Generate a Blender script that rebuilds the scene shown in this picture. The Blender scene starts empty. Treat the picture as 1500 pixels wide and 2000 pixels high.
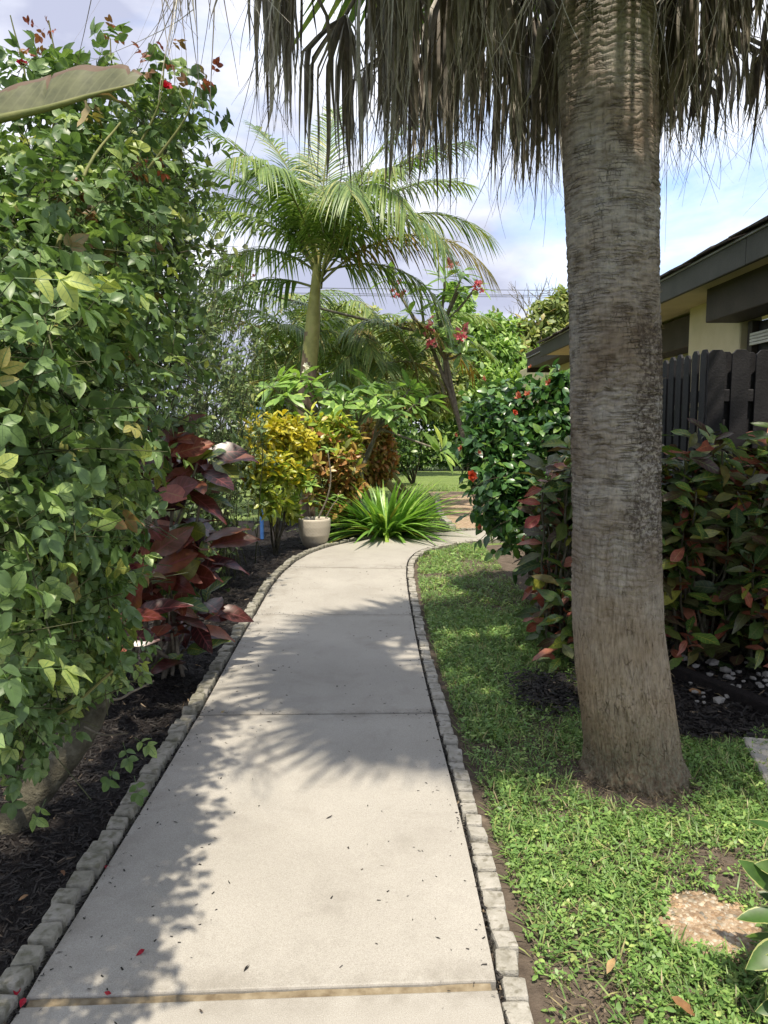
import bpy, bmesh, math, random
import numpy as np
from mathutils import Vector, Matrix

R = math.radians
random.seed(7)
rng = np.random.default_rng(11)
SC = bpy.context.scene
COL = SC.collection

# ------------------------------------------------------------------ camera
CAM_H, PITCH = 1.45, R(6.3)
cam = bpy.data.cameras.new('camera')
cam.sensor_fit = 'VERTICAL'; cam.sensor_height = 32.0; cam.lens = 24.0
cam.clip_start = 0.05; cam.clip_end = 2000
camo = bpy.data.objects.new('camera', cam); COL.objects.link(camo)
camo.location = (0, 0, CAM_H); camo.rotation_euler = (math.pi / 2 - PITCH, 0, 0)
SC.camera = camo

# ------------------------------------------------------------------ sky, sun, exposure
SUN_EL, SUN_AZ = R(70), R(-4)      # azimuth of light travel, from +Y towards +X
world = bpy.data.worlds.new('World'); SC.world = world; world.use_nodes = True
wn, wl = world.node_tree.nodes, world.node_tree.links
wn.clear()
w_out = wn.new('ShaderNodeOutputWorld'); w_bg = wn.new('ShaderNodeBackground')
sky = wn.new('ShaderNodeTexSky'); sky.sky_type = 'NISHITA'; sky.sun_disc = False
sky.sun_elevation = SUN_EL; sky.sun_rotation = math.pi + SUN_AZ
sky.air_density = 1.0; sky.dust_density = 1.0; sky.ozone_density = 6.0
w_tc = wn.new('ShaderNodeTexCoord'); w_map = wn.new('ShaderNodeMapping')
w_map.inputs['Scale'].default_value = (1, 1, 2.1); w_map.inputs['Location'].default_value = (0.38, 0.05, 0.22)
w_noi = wn.new('ShaderNodeTexNoise'); w_noi.inputs['Scale'].default_value = 1.7
w_noi.inputs['Detail'].default_value = 9; w_noi.inputs['Roughness'].default_value = 0.56; w_noi.inputs['Distortion'].default_value = 0.35
w_ramp = wn.new('ShaderNodeValToRGB')
w_ramp.color_ramp.elements[0].position = 0.33; w_ramp.color_ramp.elements[0].color = (0, 0, 0, 1)
w_ramp.color_ramp.elements[1].position = 0.50; w_ramp.color_ramp.elements[1].color = (1, 1, 1, 1)
w_n2 = wn.new('ShaderNodeTexNoise'); w_n2.inputs['Scale'].default_value = 2.6; w_n2.inputs['Detail'].default_value = 7
w_ramp2 = wn.new('ShaderNodeValToRGB')
w_ramp2.color_ramp.elements[0].position = 0.41; w_ramp2.color_ramp.elements[0].color = (2.0, 2.12, 2.75, 1)
w_ramp2.color_ramp.elements[1].position = 0.58; w_ramp2.color_ramp.elements[1].color = (4.5, 4.6, 4.95, 1)
w_mix = wn.new('ShaderNodeMix'); w_mix.data_type = 'RGBA'
wl.new(w_tc.outputs['Generated'], w_map.inputs['Vector'])
wl.new(w_map.outputs[0], w_noi.inputs['Vector']); wl.new(w_map.outputs[0], w_n2.inputs['Vector'])
wl.new(w_noi.outputs['Fac'], w_ramp.inputs['Fac']); wl.new(w_n2.outputs['Fac'], w_ramp2.inputs['Fac'])
wl.new(w_ramp.outputs['Color'], w_mix.inputs['Factor'])
wl.new(sky.outputs['Color'], w_mix.inputs['A']); wl.new(w_ramp2.outputs['Color'], w_mix.inputs['B'])
wl.new(w_mix.outputs['Result'], w_bg.inputs['Color'])
w_bg.inputs['Strength'].default_value = 0.103
wl.new(w_bg.outputs[0], w_out.inputs['Surface'])

sun = bpy.data.lights.new('sun', 'SUN'); sun.energy = 2.2; sun.angle = R(0.9); sun.color = (1.0, 0.91, 0.76)
suno = bpy.data.objects.new('sun', sun); COL.objects.link(suno)
sdir = Vector((math.sin(SUN_AZ) * math.cos(SUN_EL), math.cos(SUN_AZ) * math.cos(SUN_EL), -math.sin(SUN_EL)))
suno.rotation_euler = sdir.to_track_quat('-Z', 'Y').to_euler(); suno.location = (0, -10, 20)

SC.view_settings.view_transform = 'Standard'; SC.view_settings.look = 'None'
SC.view_settings.gamma = 1.0; SC.view_settings.use_curve_mapping = False
SC.view_settings.exposure = 1.55
SC.cycles.max_bounces = 7; SC.cycles.transparent_max_bounces = 4
SC.cycles.caustics_reflective = False; SC.cycles.caustics_refractive = False
SC.cycles.sample_clamp_indirect = 6.0

# ------------------------------------------------------------------ measuring: a spot in the photograph (1500 x 2000) to the place it shows
F0 = 1500.0
def ray(px, py):
    a = (px - 750) / F0; u = -(py - 1000) / F0
    return Vector((a, math.cos(PITCH) + u * math.sin(PITCH), -math.sin(PITCH) + u * math.cos(PITCH)))
def G(px, py, z=0.0):
    d = ray(px, py); t = (z - CAM_H) / d.z
    return Vector((d.x * t, d.y * t, z))
def P(px, py, Y):
    d = ray(px, py); t = Y / d.y
    return Vector((d.x * t, Y, CAM_H + d.z * t))
def project(Q):
    Q = np.asarray(Q, float); rel = Q - np.array([0, 0, CAM_H])
    zc = rel[:, 1] * math.cos(PITCH) - rel[:, 2] * math.sin(PITCH)
    up = rel[:, 1] * math.sin(PITCH) + rel[:, 2] * math.cos(PITCH)
    zc = np.maximum(zc, 1e-3)
    return 750 + F0 * rel[:, 0] / zc, 1000 - F0 * up / zc, zc

# ------------------------------------------------------------------ mesh helpers
def nrmz(v):
    v = np.asarray(v, float)
    return v / np.maximum(np.linalg.norm(v, axis=-1, keepdims=True), 1e-9)

def mkmesh(name, V, F, uv=None, rnd=None, smooth=True, mat=None):
    """V (n,3); F (m,4) quads or list of index arrays."""
    V = np.asarray(V, np.float32)
    Fs = F if isinstance(F, list) else [F]
    Fs = [np.asarray(f, np.int32) for f in Fs if len(f)]
    idx = np.concatenate([f.ravel() for f in Fs])
    tot = np.concatenate([np.full(len(f), f.shape[1], np.int32) for f in Fs])
    start = np.concatenate([[0], np.cumsum(tot)[:-1]]).astype(np.int32)
    me = bpy.data.meshes.new(name)
    me.vertices.add(len(V)); me.vertices.foreach_set('co', V.ravel())
    me.loops.add(len(idx)); me.loops.foreach_set('vertex_index', idx)
    me.polygons.add(len(tot)); me.polygons.foreach_set('loop_start', start)
    me.update(calc_edges=True)
    if uv is not None:
        l = me.uv_layers.new(name='UVMap'); l.data.foreach_set('uv', np.asarray(uv, np.float32)[idx].ravel())
    if rnd is not None:
        a = me.attributes.new('rnd', 'FLOAT', 'POINT'); a.data.foreach_set('value', np.asarray(rnd, np.float32))
    if smooth: me.polygons.foreach_set('use_smooth', np.ones(len(tot), bool))
    me.validate()
    if mat is not None: me.materials.append(mat)
    return me

def link(name, me, parent=None, loc=None, kind=None):
    o = bpy.data.objects.new(name, me); COL.objects.link(o)
    if parent is not None: o.parent = parent
    if loc is not None: o.location = loc
    if kind: o['kind'] = kind
    return o

def thing(name, label, cat, loc, group=None, rz=0.0):
    o = bpy.data.objects.new(name, None); COL.objects.link(o)
    o.empty_display_size = 0.1
    o.location = loc; o.rotation_euler = (0, 0, rz); o['label'] = label; o['category'] = cat
    if group: o['group'] = group
    return o

def tag(o, label, cat, group=None):
    o['label'] = label; o['category'] = cat
    if group: o['group'] = group
    return o

class Acc:
    """collects pieces of geometry into one mesh"""
    def __init__(s): s.V = []; s.F = []; s.U = []; s.R = []; s.n = 0
    def add(s, V, F, uv=None, rnd=0.0):
        V = np.asarray(V, float); s.V.append(V); s.F.append(np.asarray(F) + s.n); s.n += len(V)
        s.U.append(np.zeros((len(V), 2)) if uv is None else np.asarray(uv)); s.R.append(np.full(len(V), rnd) if np.isscalar(rnd) else rnd)
    def mesh(s, name, mat, smooth=True, off=None):
        V = np.concatenate(s.V)
        if off is not None: V = V - np.asarray(off)
        by = {}
        for f in s.F: by.setdefault(f.shape[1], []).append(f)
        return mkmesh(name, V, [np.concatenate(v) for v in by.values()], np.concatenate(s.U), np.concatenate(s.R), smooth, mat)

def tube(pts, rad, n=6):
    pts = np.asarray(pts, float); m = len(pts); rad = np.broadcast_to(np.asarray(rad, float), (m,))
    tan = nrmz(np.gradient(pts, axis=0)); ref = np.array([0.31, 0.87, 0.38])
    a = nrmz(np.cross(tan, ref)); b = np.cross(tan, a)
    th = np.linspace(0, 2 * math.pi, n, endpoint=False)
    V = (pts[:, None] + rad[:, None, None] * (np.cos(th)[None, :, None] * a[:, None] + np.sin(th)[None, :, None] * b[:, None])).reshape(-1, 3)
    i = np.arange(m - 1)[:, None] * n; j = np.arange(n)[None]; k = (j + 1) % n
    F = np.stack([i + j, i + k, i + n + k, i + n + j], -1).reshape(-1, 4)
    uv = np.stack([np.tile(np.arange(n) / n, m), np.repeat(np.linspace(0, 1, m), n)], 1)
    return V, F, uv

def curve(p0, p1, p2, n=8, wob=0.0):
    t = np.linspace(0, 1, n)[:, None]; p0, p1, p2 = (np.asarray(q, float) for q in (p0, p1, p2))
    c = (1 - t) ** 2 * p0 + 2 * t * (1 - t) * p1 + t ** 2 * p2
    if wob: c[1:-1] += rng.normal(0, wob, (n - 2, 3))
    return c

def boxmesh(name, sx, sy, sz, mat, bev=0.006, seg=1, jit=0.0):
    bm = bmesh.new(); bmesh.ops.create_cube(bm, size=1)
    for v in bm.verts:
        v.co = Vector((v.co.x * sx, v.co.y * sy, v.co.z * sz)) + Vector(rng.normal(0, jit, 3) if jit else (0, 0, 0))
    if bev: bmesh.ops.bevel(bm, geom=list(bm.edges), offset=bev, segments=seg, affect='EDGES', profile=0.6)
    me = bpy.data.meshes.new(name); bm.to_mesh(me); bm.free(); me.materials.append(mat)
    return me
def box(name, lo, hi, mat, parent=None, bev=0.006):
    lo, hi = Vector(lo), Vector(hi); s = hi - lo
    c = (lo + hi) / 2
    if parent is not None: c = c - parent.location
    return link(name, boxmesh(name, s.x, s.y, s.z, mat, bev), parent, c)

# value noise (numpy), used for relief
def vnoise(x, y, seed=0):
    g = np.random.default_rng(seed).random((256, 256))
    xi = np.floor(x).astype(int); yi = np.floor(y).astype(int); fx = x - xi; fy = y - yi
    fx = fx * fx * (3 - 2 * fx); fy = fy * fy * (3 - 2 * fy)
    a = g[xi & 255, yi & 255]; b = g[(xi + 1) & 255, yi & 255]; c = g[xi & 255, (yi + 1) & 255]; d = g[(xi + 1) & 255, (yi + 1) & 255]
    return (a * (1 - fx) + b * fx) * (1 - fy) + (c * (1 - fx) + d * fx) * fy
def fbm(x, y, seed=0, oct=4):
    s = 0; a = 0.5
    for o in range(oct): s = s + a * vnoise(x * 2 ** o, y * 2 ** o, seed + o); a *= 0.5
    return s

# ------------------------------------------------------------------ materials
def newmat(name):
    m = bpy.data.materials.new(name); m.use_nodes = True
    nt = m.node_tree; return m, nt.nodes, nt.links, nt.nodes['Principled BSDF']
def ramp(nodes, stops):
    r = nodes.new('ShaderNodeValToRGB'); e = r.color_ramp.elements
    while len(e) < len(stops): e.new(0.5)
    for i, (p, c) in enumerate(stops): e[i].position = p; e[i].color = (*c, 1)
    return r
def noise(nodes, links, scale, detail=4, rough=0.55, vec=None, dist=0.0):
    n = nodes.new('ShaderNodeTexNoise'); n.inputs['Scale'].default_value = scale
    n.inputs['Detail'].default_value = detail; n.inputs['Roughness'].default_value = rough; n.inputs['Distortion'].default_value = dist
    if vec is not None: links.new(vec, n.inputs['Vector'])
    return n
def mixc(nodes, links, fac, a, b, mode='MIX'):
    m = nodes.new('ShaderNodeMix'); m.data_type = 'RGBA'; m.blend_type = mode
    for sock, v in (('Factor', fac), ('A', a), ('B', b)):
        if hasattr(v, 'is_linked') or hasattr(v, 'links'): links.new(v, m.inputs[sock])
        elif sock == 'Factor': m.inputs[sock].default_value = v
        else: m.inputs[sock].default_value = (*v, 1)
    return m.outputs['Result']
def mth(nodes, links, op, a, b=None, c=None):
    m = nodes.new('ShaderNodeMath'); m.operation = op
    for i, v in enumerate((a, b, c)):
        if v is None: continue
        if hasattr(v, 'links'): links.new(v, m.inputs[i])
        else: m.inputs[i].default_value = v
    return m.outputs[0]

def leaf_mat(name, stops, rough=0.42, trans=0.3, vein=None, veinamt=0.6, edge=None, nveins=9, glow=(1.25, 1.35, 0.7), spec=0.45, gain=None, edge_at=0.49):
    m, N, L, b = newmat(name)
    if gain is None: gain = 1.95 if any(w in name for w in ('leaf', 'blade', 'areca', 'palm_leaflet')) and 'fallen' not in name and 'yellow' not in name else 1.0
    stops = [(p_, tuple(min(0.85, v_ * gain) for v_ in c_)) for p_, c_ in stops]
    at = N.new('ShaderNodeAttribute'); at.attribute_name = 'rnd'
    oi = N.new('ShaderNodeObjectInfo')
    f = mth(N, L, 'FRACT', mth(N, L, 'ADD', at.outputs['Fac'], oi.outputs['Random']))
    c = ramp(N, stops); L.new(f, c.inputs['Fac']); col = c.outputs['Color']
    geo = N.new('ShaderNodeNewGeometry')
    nz = noise(N, L, 22, 3, 0.6, geo.outputs['Position'])
    r2 = ramp(N, [(0.3, (0.6, 0.62, 0.58)), (0.7, (1.3, 1.27, 1.18))]); L.new(nz.outputs['Fac'], r2.inputs['Fac'])
    col = mixc(N, L, 1.0, col, r2.outputs['Color'], 'MULTIPLY')
    if vein or edge:
        uv = N.new('ShaderNodeUVMap'); sp = N.new('ShaderNodeSeparateXYZ'); L.new(uv.outputs[0], sp.inputs[0])
        au = mth(N, L, 'ABSOLUTE', mth(N, L, 'SUBTRACT', sp.outputs[0], 0.5))      # 0 midrib .. 0.5 edge
        if vein:
            w = mth(N, L, 'SINE', mth(N, L, 'MULTIPLY', mth(N, L, 'SUBTRACT', sp.outputs[1], mth(N, L, 'MULTIPLY', au, 0.32)), nveins * 6.283))
            sv = mth(N, L, 'MULTIPLY', mth(N, L, 'GREATER_THAN', w, 0.8), veinamt)
            mid = mth(N, L, 'LESS_THAN', au, 0.035)
            fac = mth(N, L, 'MAXIMUM', sv, mid)
            fac = mth(N, L, 'MULTIPLY', fac, mth(N, L, 'LESS_THAN', au, 0.43))
            col = mixc(N, L, fac, col, vein)
        if edge:
            nn = noise(N, L, 9, 2, 0.5, uv.outputs[0])
            fe = mth(N, L, 'GREATER_THAN', mth(N, L, 'ADD', au, mth(N, L, 'MULTIPLY', nn.outputs['Fac'], 0.12)), edge_at)
            col = mixc(N, L, fe, col, edge)
    L.new(col, b.inputs['Base Color']); b.inputs['Roughness'].default_value = rough
    b.inputs['Specular IOR Level'].default_value = spec
    if trans:
        tr = N.new('ShaderNodeBsdfTranslucent'); tc = mixc(N, L, 1.0, col, glow, 'MULTIPLY'); L.new(tc, tr.inputs['Color'])
        mx = N.new('ShaderNodeMixShader'); mx.inputs[0].default_value = trans
        L.new(b.outputs[0], mx.inputs[1]); L.new(tr.outputs[0], mx.inputs[2])
        L.new(mx.outputs[0], N['Material Output'].inputs['Surface'])
    return m

def rough_mat(name, stops, scale=8, detail=6, rough=0.85, bump=0.3, bscale=60, speck=None, dist=0.01):
    m, N, L, b = newmat(name)
    tc = N.new('ShaderNodeTexCoord')
    oi = N.new('ShaderNodeObjectInfo')
    va = N.new('ShaderNodeVectorMath'); va.operation = 'ADD'
    L.new(tc.outputs['Object'], va.inputs[0]); L.new(oi.outputs['Location'], va.inputs[1])
    n = noise(N, L, scale, detail, 0.6, va.outputs[0]); r = ramp(N, stops); L.new(n.outputs['Fac'], r.inputs['Fac'])
    col = r.outputs['Color']
    if speck:
        n2 = noise(N, L, speck[0], 2, 0.5, va.outputs[0]); r2 = ramp(N, [(speck[1], (0, 0, 0)), (speck[1] + 0.16, (0.8, 0.8, 0.8))]); L.new(n2.outputs['Fac'], r2.inputs['Fac'])
        col = mixc(N, L, r2.outputs['Color'], col, speck[2])
    L.new(col, b.inputs['Base Color']); b.inputs['Roughness'].default_value = rough; b.inputs['Specular IOR Level'].default_value = 0.25
    nb = noise(N, L, bscale, 5, 0.6, va.outputs[0]); bp = N.new('ShaderNodeBump'); bp.inputs['Strength'].default_value = bump; bp.inputs['Distance'].default_value = dist
    L.new(nb.outputs['Fac'], bp.inputs['Height']); L.new(bp.outputs[0], b.inputs['Normal'])
    return m

# concrete
def concrete_mat():
    m, N, L, b = newmat('concrete')
    geo = N.new('ShaderNodeNewGeometry'); pos = geo.outputs['Position']
    n1 = noise(N, L, 1.3, 5, 0.6, pos); r1 = ramp(N, [(0.3, (0.325, 0.305, 0.27)), (0.7, (0.40, 0.378, 0.338))]); L.new(n1.outputs['Fac'], r1.inputs['Fac'])
    n2 = noise(N, L, 330, 3, 0.75, pos); r2 = ramp(N, [(0.28, (0.66, 0.64, 0.62)), (0.5, (1, 1, 1)), (0.72, (1.25, 1.25, 1.23))]); L.new(n2.outputs['Fac'], r2.inputs['Fac'])
    col = mixc(N, L, 1.0, r1.outputs['Color'], r2.outputs['Color'], 'MULTIPLY')
    n3 = noise(N, L, 3.1, 8, 0.7, pos, 0.4); r3 = ramp(N, [(0.52, (0, 0, 0)), (0.75, (1, 1, 1))]); L.new(n3.outputs['Fac'], r3.inputs['Fac'])
    col = mixc(N, L, mth(N, L, 'MULTIPLY', r3.outputs['Color'], 0.6), col, (0.235, 0.215, 0.185))
    v = N.new('ShaderNodeTexVoronoi'); v.inputs['Scale'].default_value = 150; L.new(pos, v.inputs['Vector'])
    fr = ramp(N, [(0.10, (1, 1, 1)), (0.16, (0, 0, 0))]); L.new(v.outputs['Distance'], fr.inputs['Fac'])
    col = mixc(N, L, mth(N, L, 'MULTIPLY', fr.outputs['Color'], 0.6), col, (0.55, 0.52, 0.47))
    sx = N.new('ShaderNodeSeparateXYZ'); L.new(pos, sx.inputs[0]); dirt = None
    for jy in (1.83, 3.765, 5.855, 7.87):
        d_ = mth(N, L, 'SUBTRACT', 1.0, mth(N, L, 'MULTIPLY', mth(N, L, 'ABSOLUTE', mth(N, L, 'SUBTRACT', sx.outputs[1], mth(N, L, 'MULTIPLY_ADD', sx.outputs[0], 0.045, jy + 0.014))), 9.0))
        dirt = d_ if dirt is None else mth(N, L, 'MAXIMUM', dirt, d_)
    ed = mth(N, L, 'MULTIPLY_ADD', sx.outputs[0], -6.0, -4.75); dirt = mth(N, L, 'MAXIMUM', dirt, mth(N, L, 'MINIMUM', ed, 0.8))
    nd = noise(N, L, 6, 6, 0.7, pos); rd = ramp(N, [(0.42, (0, 0, 0)), (0.62, (1, 1, 1))]); L.new(nd.outputs['Fac'], rd.inputs['Fac'])
    dirt = mth(N, L, 'MULTIPLY', mth(N, L, 'MAXIMUM', dirt, 0.0), mth(N, L, 'MULTIPLY', rd.outputs['Color'], 0.55))
    col = mixc(N, L, dirt, col, (0.17, 0.15, 0.12))
    L.new(col, b.inputs['Base Color']); b.inputs['Roughness'].default_value = 0.75; b.inputs['Specular IOR Level'].default_value = 0.3
    nb = noise(N, L, 260, 6, 0.65, pos); bp = N.new('ShaderNodeBump'); bp.inputs['Strength'].default_value = 0.25; bp.inputs['Distance'].default_value = 0.004
    L.new(nb.outputs['Fac'], bp.inputs['Height']); L.new(bp.outputs[0], b.inputs['Normal'])
    return m

M = {}
M['concrete'] = concrete_mat()
M['block'] = rough_mat('cast_block', [(0.3, (0.17, 0.165, 0.125)), (0.55, (0.29, 0.275, 0.23)), (0.75, (0.38, 0.36, 0.32))], 13, 6, 0.9, 0.6, 120, (32, 0.50, (0.13, 0.125, 0.085)))
M['block_pale'] = rough_mat('cast_block_pale', [(0.3, (0.25, 0.235, 0.195)), (0.55, (0.37, 0.35, 0.305)), (0.75, (0.47, 0.445, 0.4))], 13, 6, 0.9, 0.6, 120, (40, 0.54, (0.18, 0.165, 0.125)))
M['soil'] = rough_mat('soil', [(0.3, (0.075, 0.058, 0.045)), (0.6, (0.14, 0.11, 0.085)), (0.8, (0.24, 0.19, 0.145))], 14, 8, 0.95, 0.7, 90, dist=0.02)
M['mulch'] = rough_mat('black_mulch', [(0.3, (0.006, 0.005, 0.005)), (0.6, (0.016, 0.012, 0.011)), (0.85, (0.04, 0.028, 0.022))], 40, 6, 0.8, 0.9, 130, dist=0.02)
M['mulch_chip'] = leaf_mat('mulch_chip', [(0, (0.006, 0.005, 0.005)), (0.5, (0.014, 0.011, 0.0095)), (0.92, (0.022, 0.017, 0.014)), (0.98, (0.06, 0.045, 0.033)), (1, (0.2, 0.15, 0.1))], 0.7, 0)
M['far_lawn'] = rough_mat('far_lawn', [(0.3, (0.13, 0.195, 0.05)), (0.7, (0.22, 0.29, 0.085))], 3, 8, 0.9, 0.8, 60, dist=0.05)
M['gravel'] = rough_mat('tan_pebble_aggregate', [(0.3, (0.22, 0.15, 0.095)), (0.55, (0.36, 0.27, 0.185)), (0.75, (0.48, 0.4, 0.31))], 26, 4, 0.9, 0.6, 50)
M['wood'] = rough_mat('expansion_board', [(0.3, (0.14, 0.105, 0.065)), (0.5, (0.23, 0.185, 0.12)), (0.75, (0.32, 0.27, 0.19))], 26, 6, 0.8, 0.4, 80)
M['bark'] = rough_mat('shrub_bark', [(0.3, (0.045, 0.04, 0.027)), (0.55, (0.095, 0.088, 0.062)), (0.8, (0.19, 0.185, 0.145))], 22, 6, 0.9, 0.9, 60, dist=0.015)
M['cane'] = rough_mat('green_cane', [(0.3, (0.10, 0.12, 0.035)), (0.6, (0.19, 0.19, 0.07)), (0.85, (0.22, 0.14, 0.07))], 12, 3, 0.6, 0.2, 50)
M['twig_green'] = rough_mat('green_twig', [(0.3, (0.035, 0.045, 0.018)), (0.6, (0.075, 0.08, 0.035)), (0.85, (0.11, 0.08, 0.045))], 12, 3, 0.6, 0.2, 50)
M['greytwig'] = rough_mat('grey_twig', [(0.3, (0.12, 0.10, 0.075)), (0.7, (0.27, 0.24, 0.19))], 18, 4, 0.85, 0.4, 70)
M['darktwig'] = rough_mat('dark_twig', [(0.3, (0.025, 0.022, 0.015)), (0.7, (0.08, 0.07, 0.04))], 18, 4, 0.85, 0.4, 70)
M['rose_leaf'] = leaf_mat('rose_leaf', [(0, (0.045, 0.075, 0.03)), (0.3, (0.065, 0.108, 0.042)), (0.6, (0.09, 0.138, 0.052)), (0.85, (0.13, 0.18, 0.062)), (0.96, (0.19, 0.215, 0.06)), (1, (0.12, 0.07, 0.04))], 0.42, 0.28, (0.10, 0.17, 0.06), 0.35, nveins=6)
M['rose_new'] = leaf_mat('young_red_leaf', [(0, (0.11, 0.025, 0.02)), (0.6, (0.16, 0.05, 0.035)), (1, (0.09, 0.07, 0.03))], 0.4, 0.25)
M['small_leaf'] = leaf_mat('small_dark_leaf', [(0, (0.032, 0.054, 0.022)), (0.5, (0.06, 0.092, 0.034)), (0.9, (0.1, 0.135, 0.05)), (1, (0.15, 0.165, 0.06))], 0.42, 0.25)
M['croton_red'] = leaf_mat(gain=0.95, name='burgundy_croton_leaf', stops=[(0, (0.028, 0.010, 0.012)), (0.3, (0.065, 0.014, 0.013)), (0.55, (0.13, 0.034, 0.016)), (0.75, (0.075, 0.02, 0.015)), (0.9, (0.19, 0.07, 0.03)), (1, (0.04, 0.016, 0.02))], rough=0.32, trans=0.2, vein=(0.17, 0.05, 0.05), veinamt=0.5, nveins=8, glow=(1.5, 0.7, 0.5), spec=0.5)
M['croton_green'] = leaf_mat(gain=1.4, name='green_croton_leaf', stops= [(0, (0.03, 0.075, 0.02)), (0.5, (0.07, 0.13, 0.025)), (0.8, (0.20, 0.19, 0.03)), (1, (0.05, 0.10, 0.03))], rough=0.4, trans=0.25, vein=(0.30, 0.30, 0.05), veinamt=0.55, nveins=8, spec=0.6)
M['croton_orange'] = leaf_mat(gain=1.15, name='coral_croton_leaf', stops= [(0, (0.30, 0.09, 0.055)), (0.5, (0.21, 0.06, 0.04)), (0.8, (0.33, 0.14, 0.09)), (1, (0.23, 0.025, 0.045))], rough=0.42, trans=0.25, vein=(0.36, 0.18, 0.09), veinamt=0.4, nveins=8, glow=(1.5, 0.8, 0.6), spec=0.55)
M['croton_mix'] = leaf_mat(gain=1.35, name='dark_croton_leaf', stops=[(0, (0.02, 0.04, 0.014)), (0.35, (0.045, 0.085, 0.02)), (0.55, (0.055, 0.03, 0.018)), (0.75, (0.035, 0.015, 0.015)), (0.9, (0.075, 0.12, 0.025)), (1, (0.11, 0.07, 0.025))], rough=0.4, trans=0.25, vein=(0.11, 0.13, 0.045), veinamt=0.5, nveins=8, spec=0.45)
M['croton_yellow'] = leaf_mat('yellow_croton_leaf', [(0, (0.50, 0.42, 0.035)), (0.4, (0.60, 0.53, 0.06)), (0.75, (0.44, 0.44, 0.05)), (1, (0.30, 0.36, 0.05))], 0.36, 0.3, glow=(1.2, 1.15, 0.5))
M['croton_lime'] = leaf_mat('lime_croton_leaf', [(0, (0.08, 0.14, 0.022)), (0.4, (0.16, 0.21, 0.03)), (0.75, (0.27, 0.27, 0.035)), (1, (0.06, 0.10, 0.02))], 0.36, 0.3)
M['croton_bronze'] = leaf_mat('bronze_croton_leaf', [(0, (0.06, 0.09, 0.02)), (0.3, (0.20, 0.13, 0.04)), (0.6, (0.26, 0.10, 0.045)), (0.8, (0.12, 0.14, 0.03)), (1, (0.33, 0.22, 0.06))], 0.36, 0.25)
M['hib_leaf'] = leaf_mat('hibiscus_leaf', [(0, (0.016, 0.045, 0.018)), (0.4, (0.03, 0.075, 0.024)), (0.8, (0.05, 0.115, 0.028)), (1, (0.10, 0.16, 0.03))], 0.3, 0.25, (0.07, 0.13, 0.04), 0.3, nveins=5, spec=0.55)
M['petal_orange'] = leaf_mat('orange_petal', [(0, (0.62, 0.07, 0.03)), (0.6, (0.70, 0.13, 0.05)), (1, (0.72, 0.24, 0.10))], 0.5, 0.3, glow=(1.1, 0.8, 0.6))
M['petal_salmon'] = leaf_mat('salmon_petal', [(0, (0.50, 0.15, 0.09)), (1, (0.62, 0.26, 0.17))], 0.5, 0.3, glow=(1.1, 0.8, 0.6))
M['petal_red'] = leaf_mat('crimson_petal', [(0, (0.30, 0.006, 0.022)), (1, (0.45, 0.012, 0.04))], 0.45, 0.25, glow=(1.2, 0.6, 0.6))
M['petal_pink'] = leaf_mat('pink_petal', [(0, (0.55, 0.09, 0.13)), (0.6, (0.62, 0.17, 0.22)), (1, (0.72, 0.36, 0.34))], 0.5, 0.3, glow=(1.1, 0.8, 0.8))
M['petal_white'] = leaf_mat('white_petal', [(0, (0.75, 0.72, 0.55)), (1, (0.8, 0.78, 0.7))], 0.5, 0.3, glow=(1, 1, 0.9))
M['plumeria'] = leaf_mat('plumeria_leaf', [(0, (0.075, 0.135, 0.04)), (0.5, (0.12, 0.2, 0.055)), (0.9, (0.17, 0.26, 0.065)), (1, (0.22, 0.27, 0.05))], 0.34, 0.3, (0.20, 0.27, 0.09), 0.25, nveins=10)
M['lily'] = leaf_mat('strap_leaf', [(0, (0.06, 0.125, 0.028)), (0.4, (0.10, 0.19, 0.042)), (0.8, (0.155, 0.25, 0.055)), (0.97, (0.22, 0.28, 0.06)), (1, (0.32, 0.25, 0.07))], 0.32, 0.3)
M['palm_leaf'] = leaf_mat('palm_leaflet', [(0, (0.05, 0.088, 0.026)), (0.5, (0.088, 0.135, 0.036)), (0.85, (0.125, 0.165, 0.048)), (1, (0.185, 0.185, 0.065))], 0.36, 0.32)
M['palm_yellow'] = leaf_mat('yellowing_palm_leaflet', [(0, (0.15, 0.16, 0.03)), (0.5, (0.24, 0.2, 0.045)), (0.8, (0.32, 0.23, 0.06)), (1, (0.22, 0.14, 0.05))], 0.42, 0.3, glow=(1.2, 1.1, 0.6))
M['areca_leaf'] = leaf_mat('areca_leaflet', [(0, (0.055, 0.09, 0.028)), (0.5, (0.09, 0.135, 0.04)), (0.9, (0.14, 0.175, 0.05)), (1, (0.2, 0.18, 0.06))], 0.38, 0.25)
M['dead'] = leaf_mat('dead_frond_strip', [(0, (0.11, 0.09, 0.078)), (0.35, (0.19, 0.165, 0.145)), (0.6, (0.30, 0.275, 0.255)), (0.8, (0.5, 0.48, 0.46)), (0.9, (0.36, 0.32, 0.28)), (1, (0.13, 0.10, 0.08))], 0.6, 0.12, glow=(1.0, 0.95, 0.88), spec=0.3)
M['tree_leaf'] = leaf_mat('tree_leaf', [(0, (0.065, 0.12, 0.03)), (0.5, (0.115, 0.19, 0.045)), (0.9, (0.17, 0.24, 0.06)), (1, (0.2, 0.26, 0.07))], 0.42, 0.3)
M['tree_olive'] = leaf_mat('olive_tree_leaf', [(0, (0.075, 0.105, 0.035)), (0.5, (0.13, 0.16, 0.05)), (0.9, (0.19, 0.205, 0.07)), (1, (0.23, 0.17, 0.07))], 0.45, 0.28)
M['hedge_leaf'] = leaf_mat('hedge_leaf', [(0, (0.018, 0.042, 0.012)), (0.5, (0.04, 0.08, 0.018)), (1, (0.09, 0.14, 0.03))], 0.38, 0.22)
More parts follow.
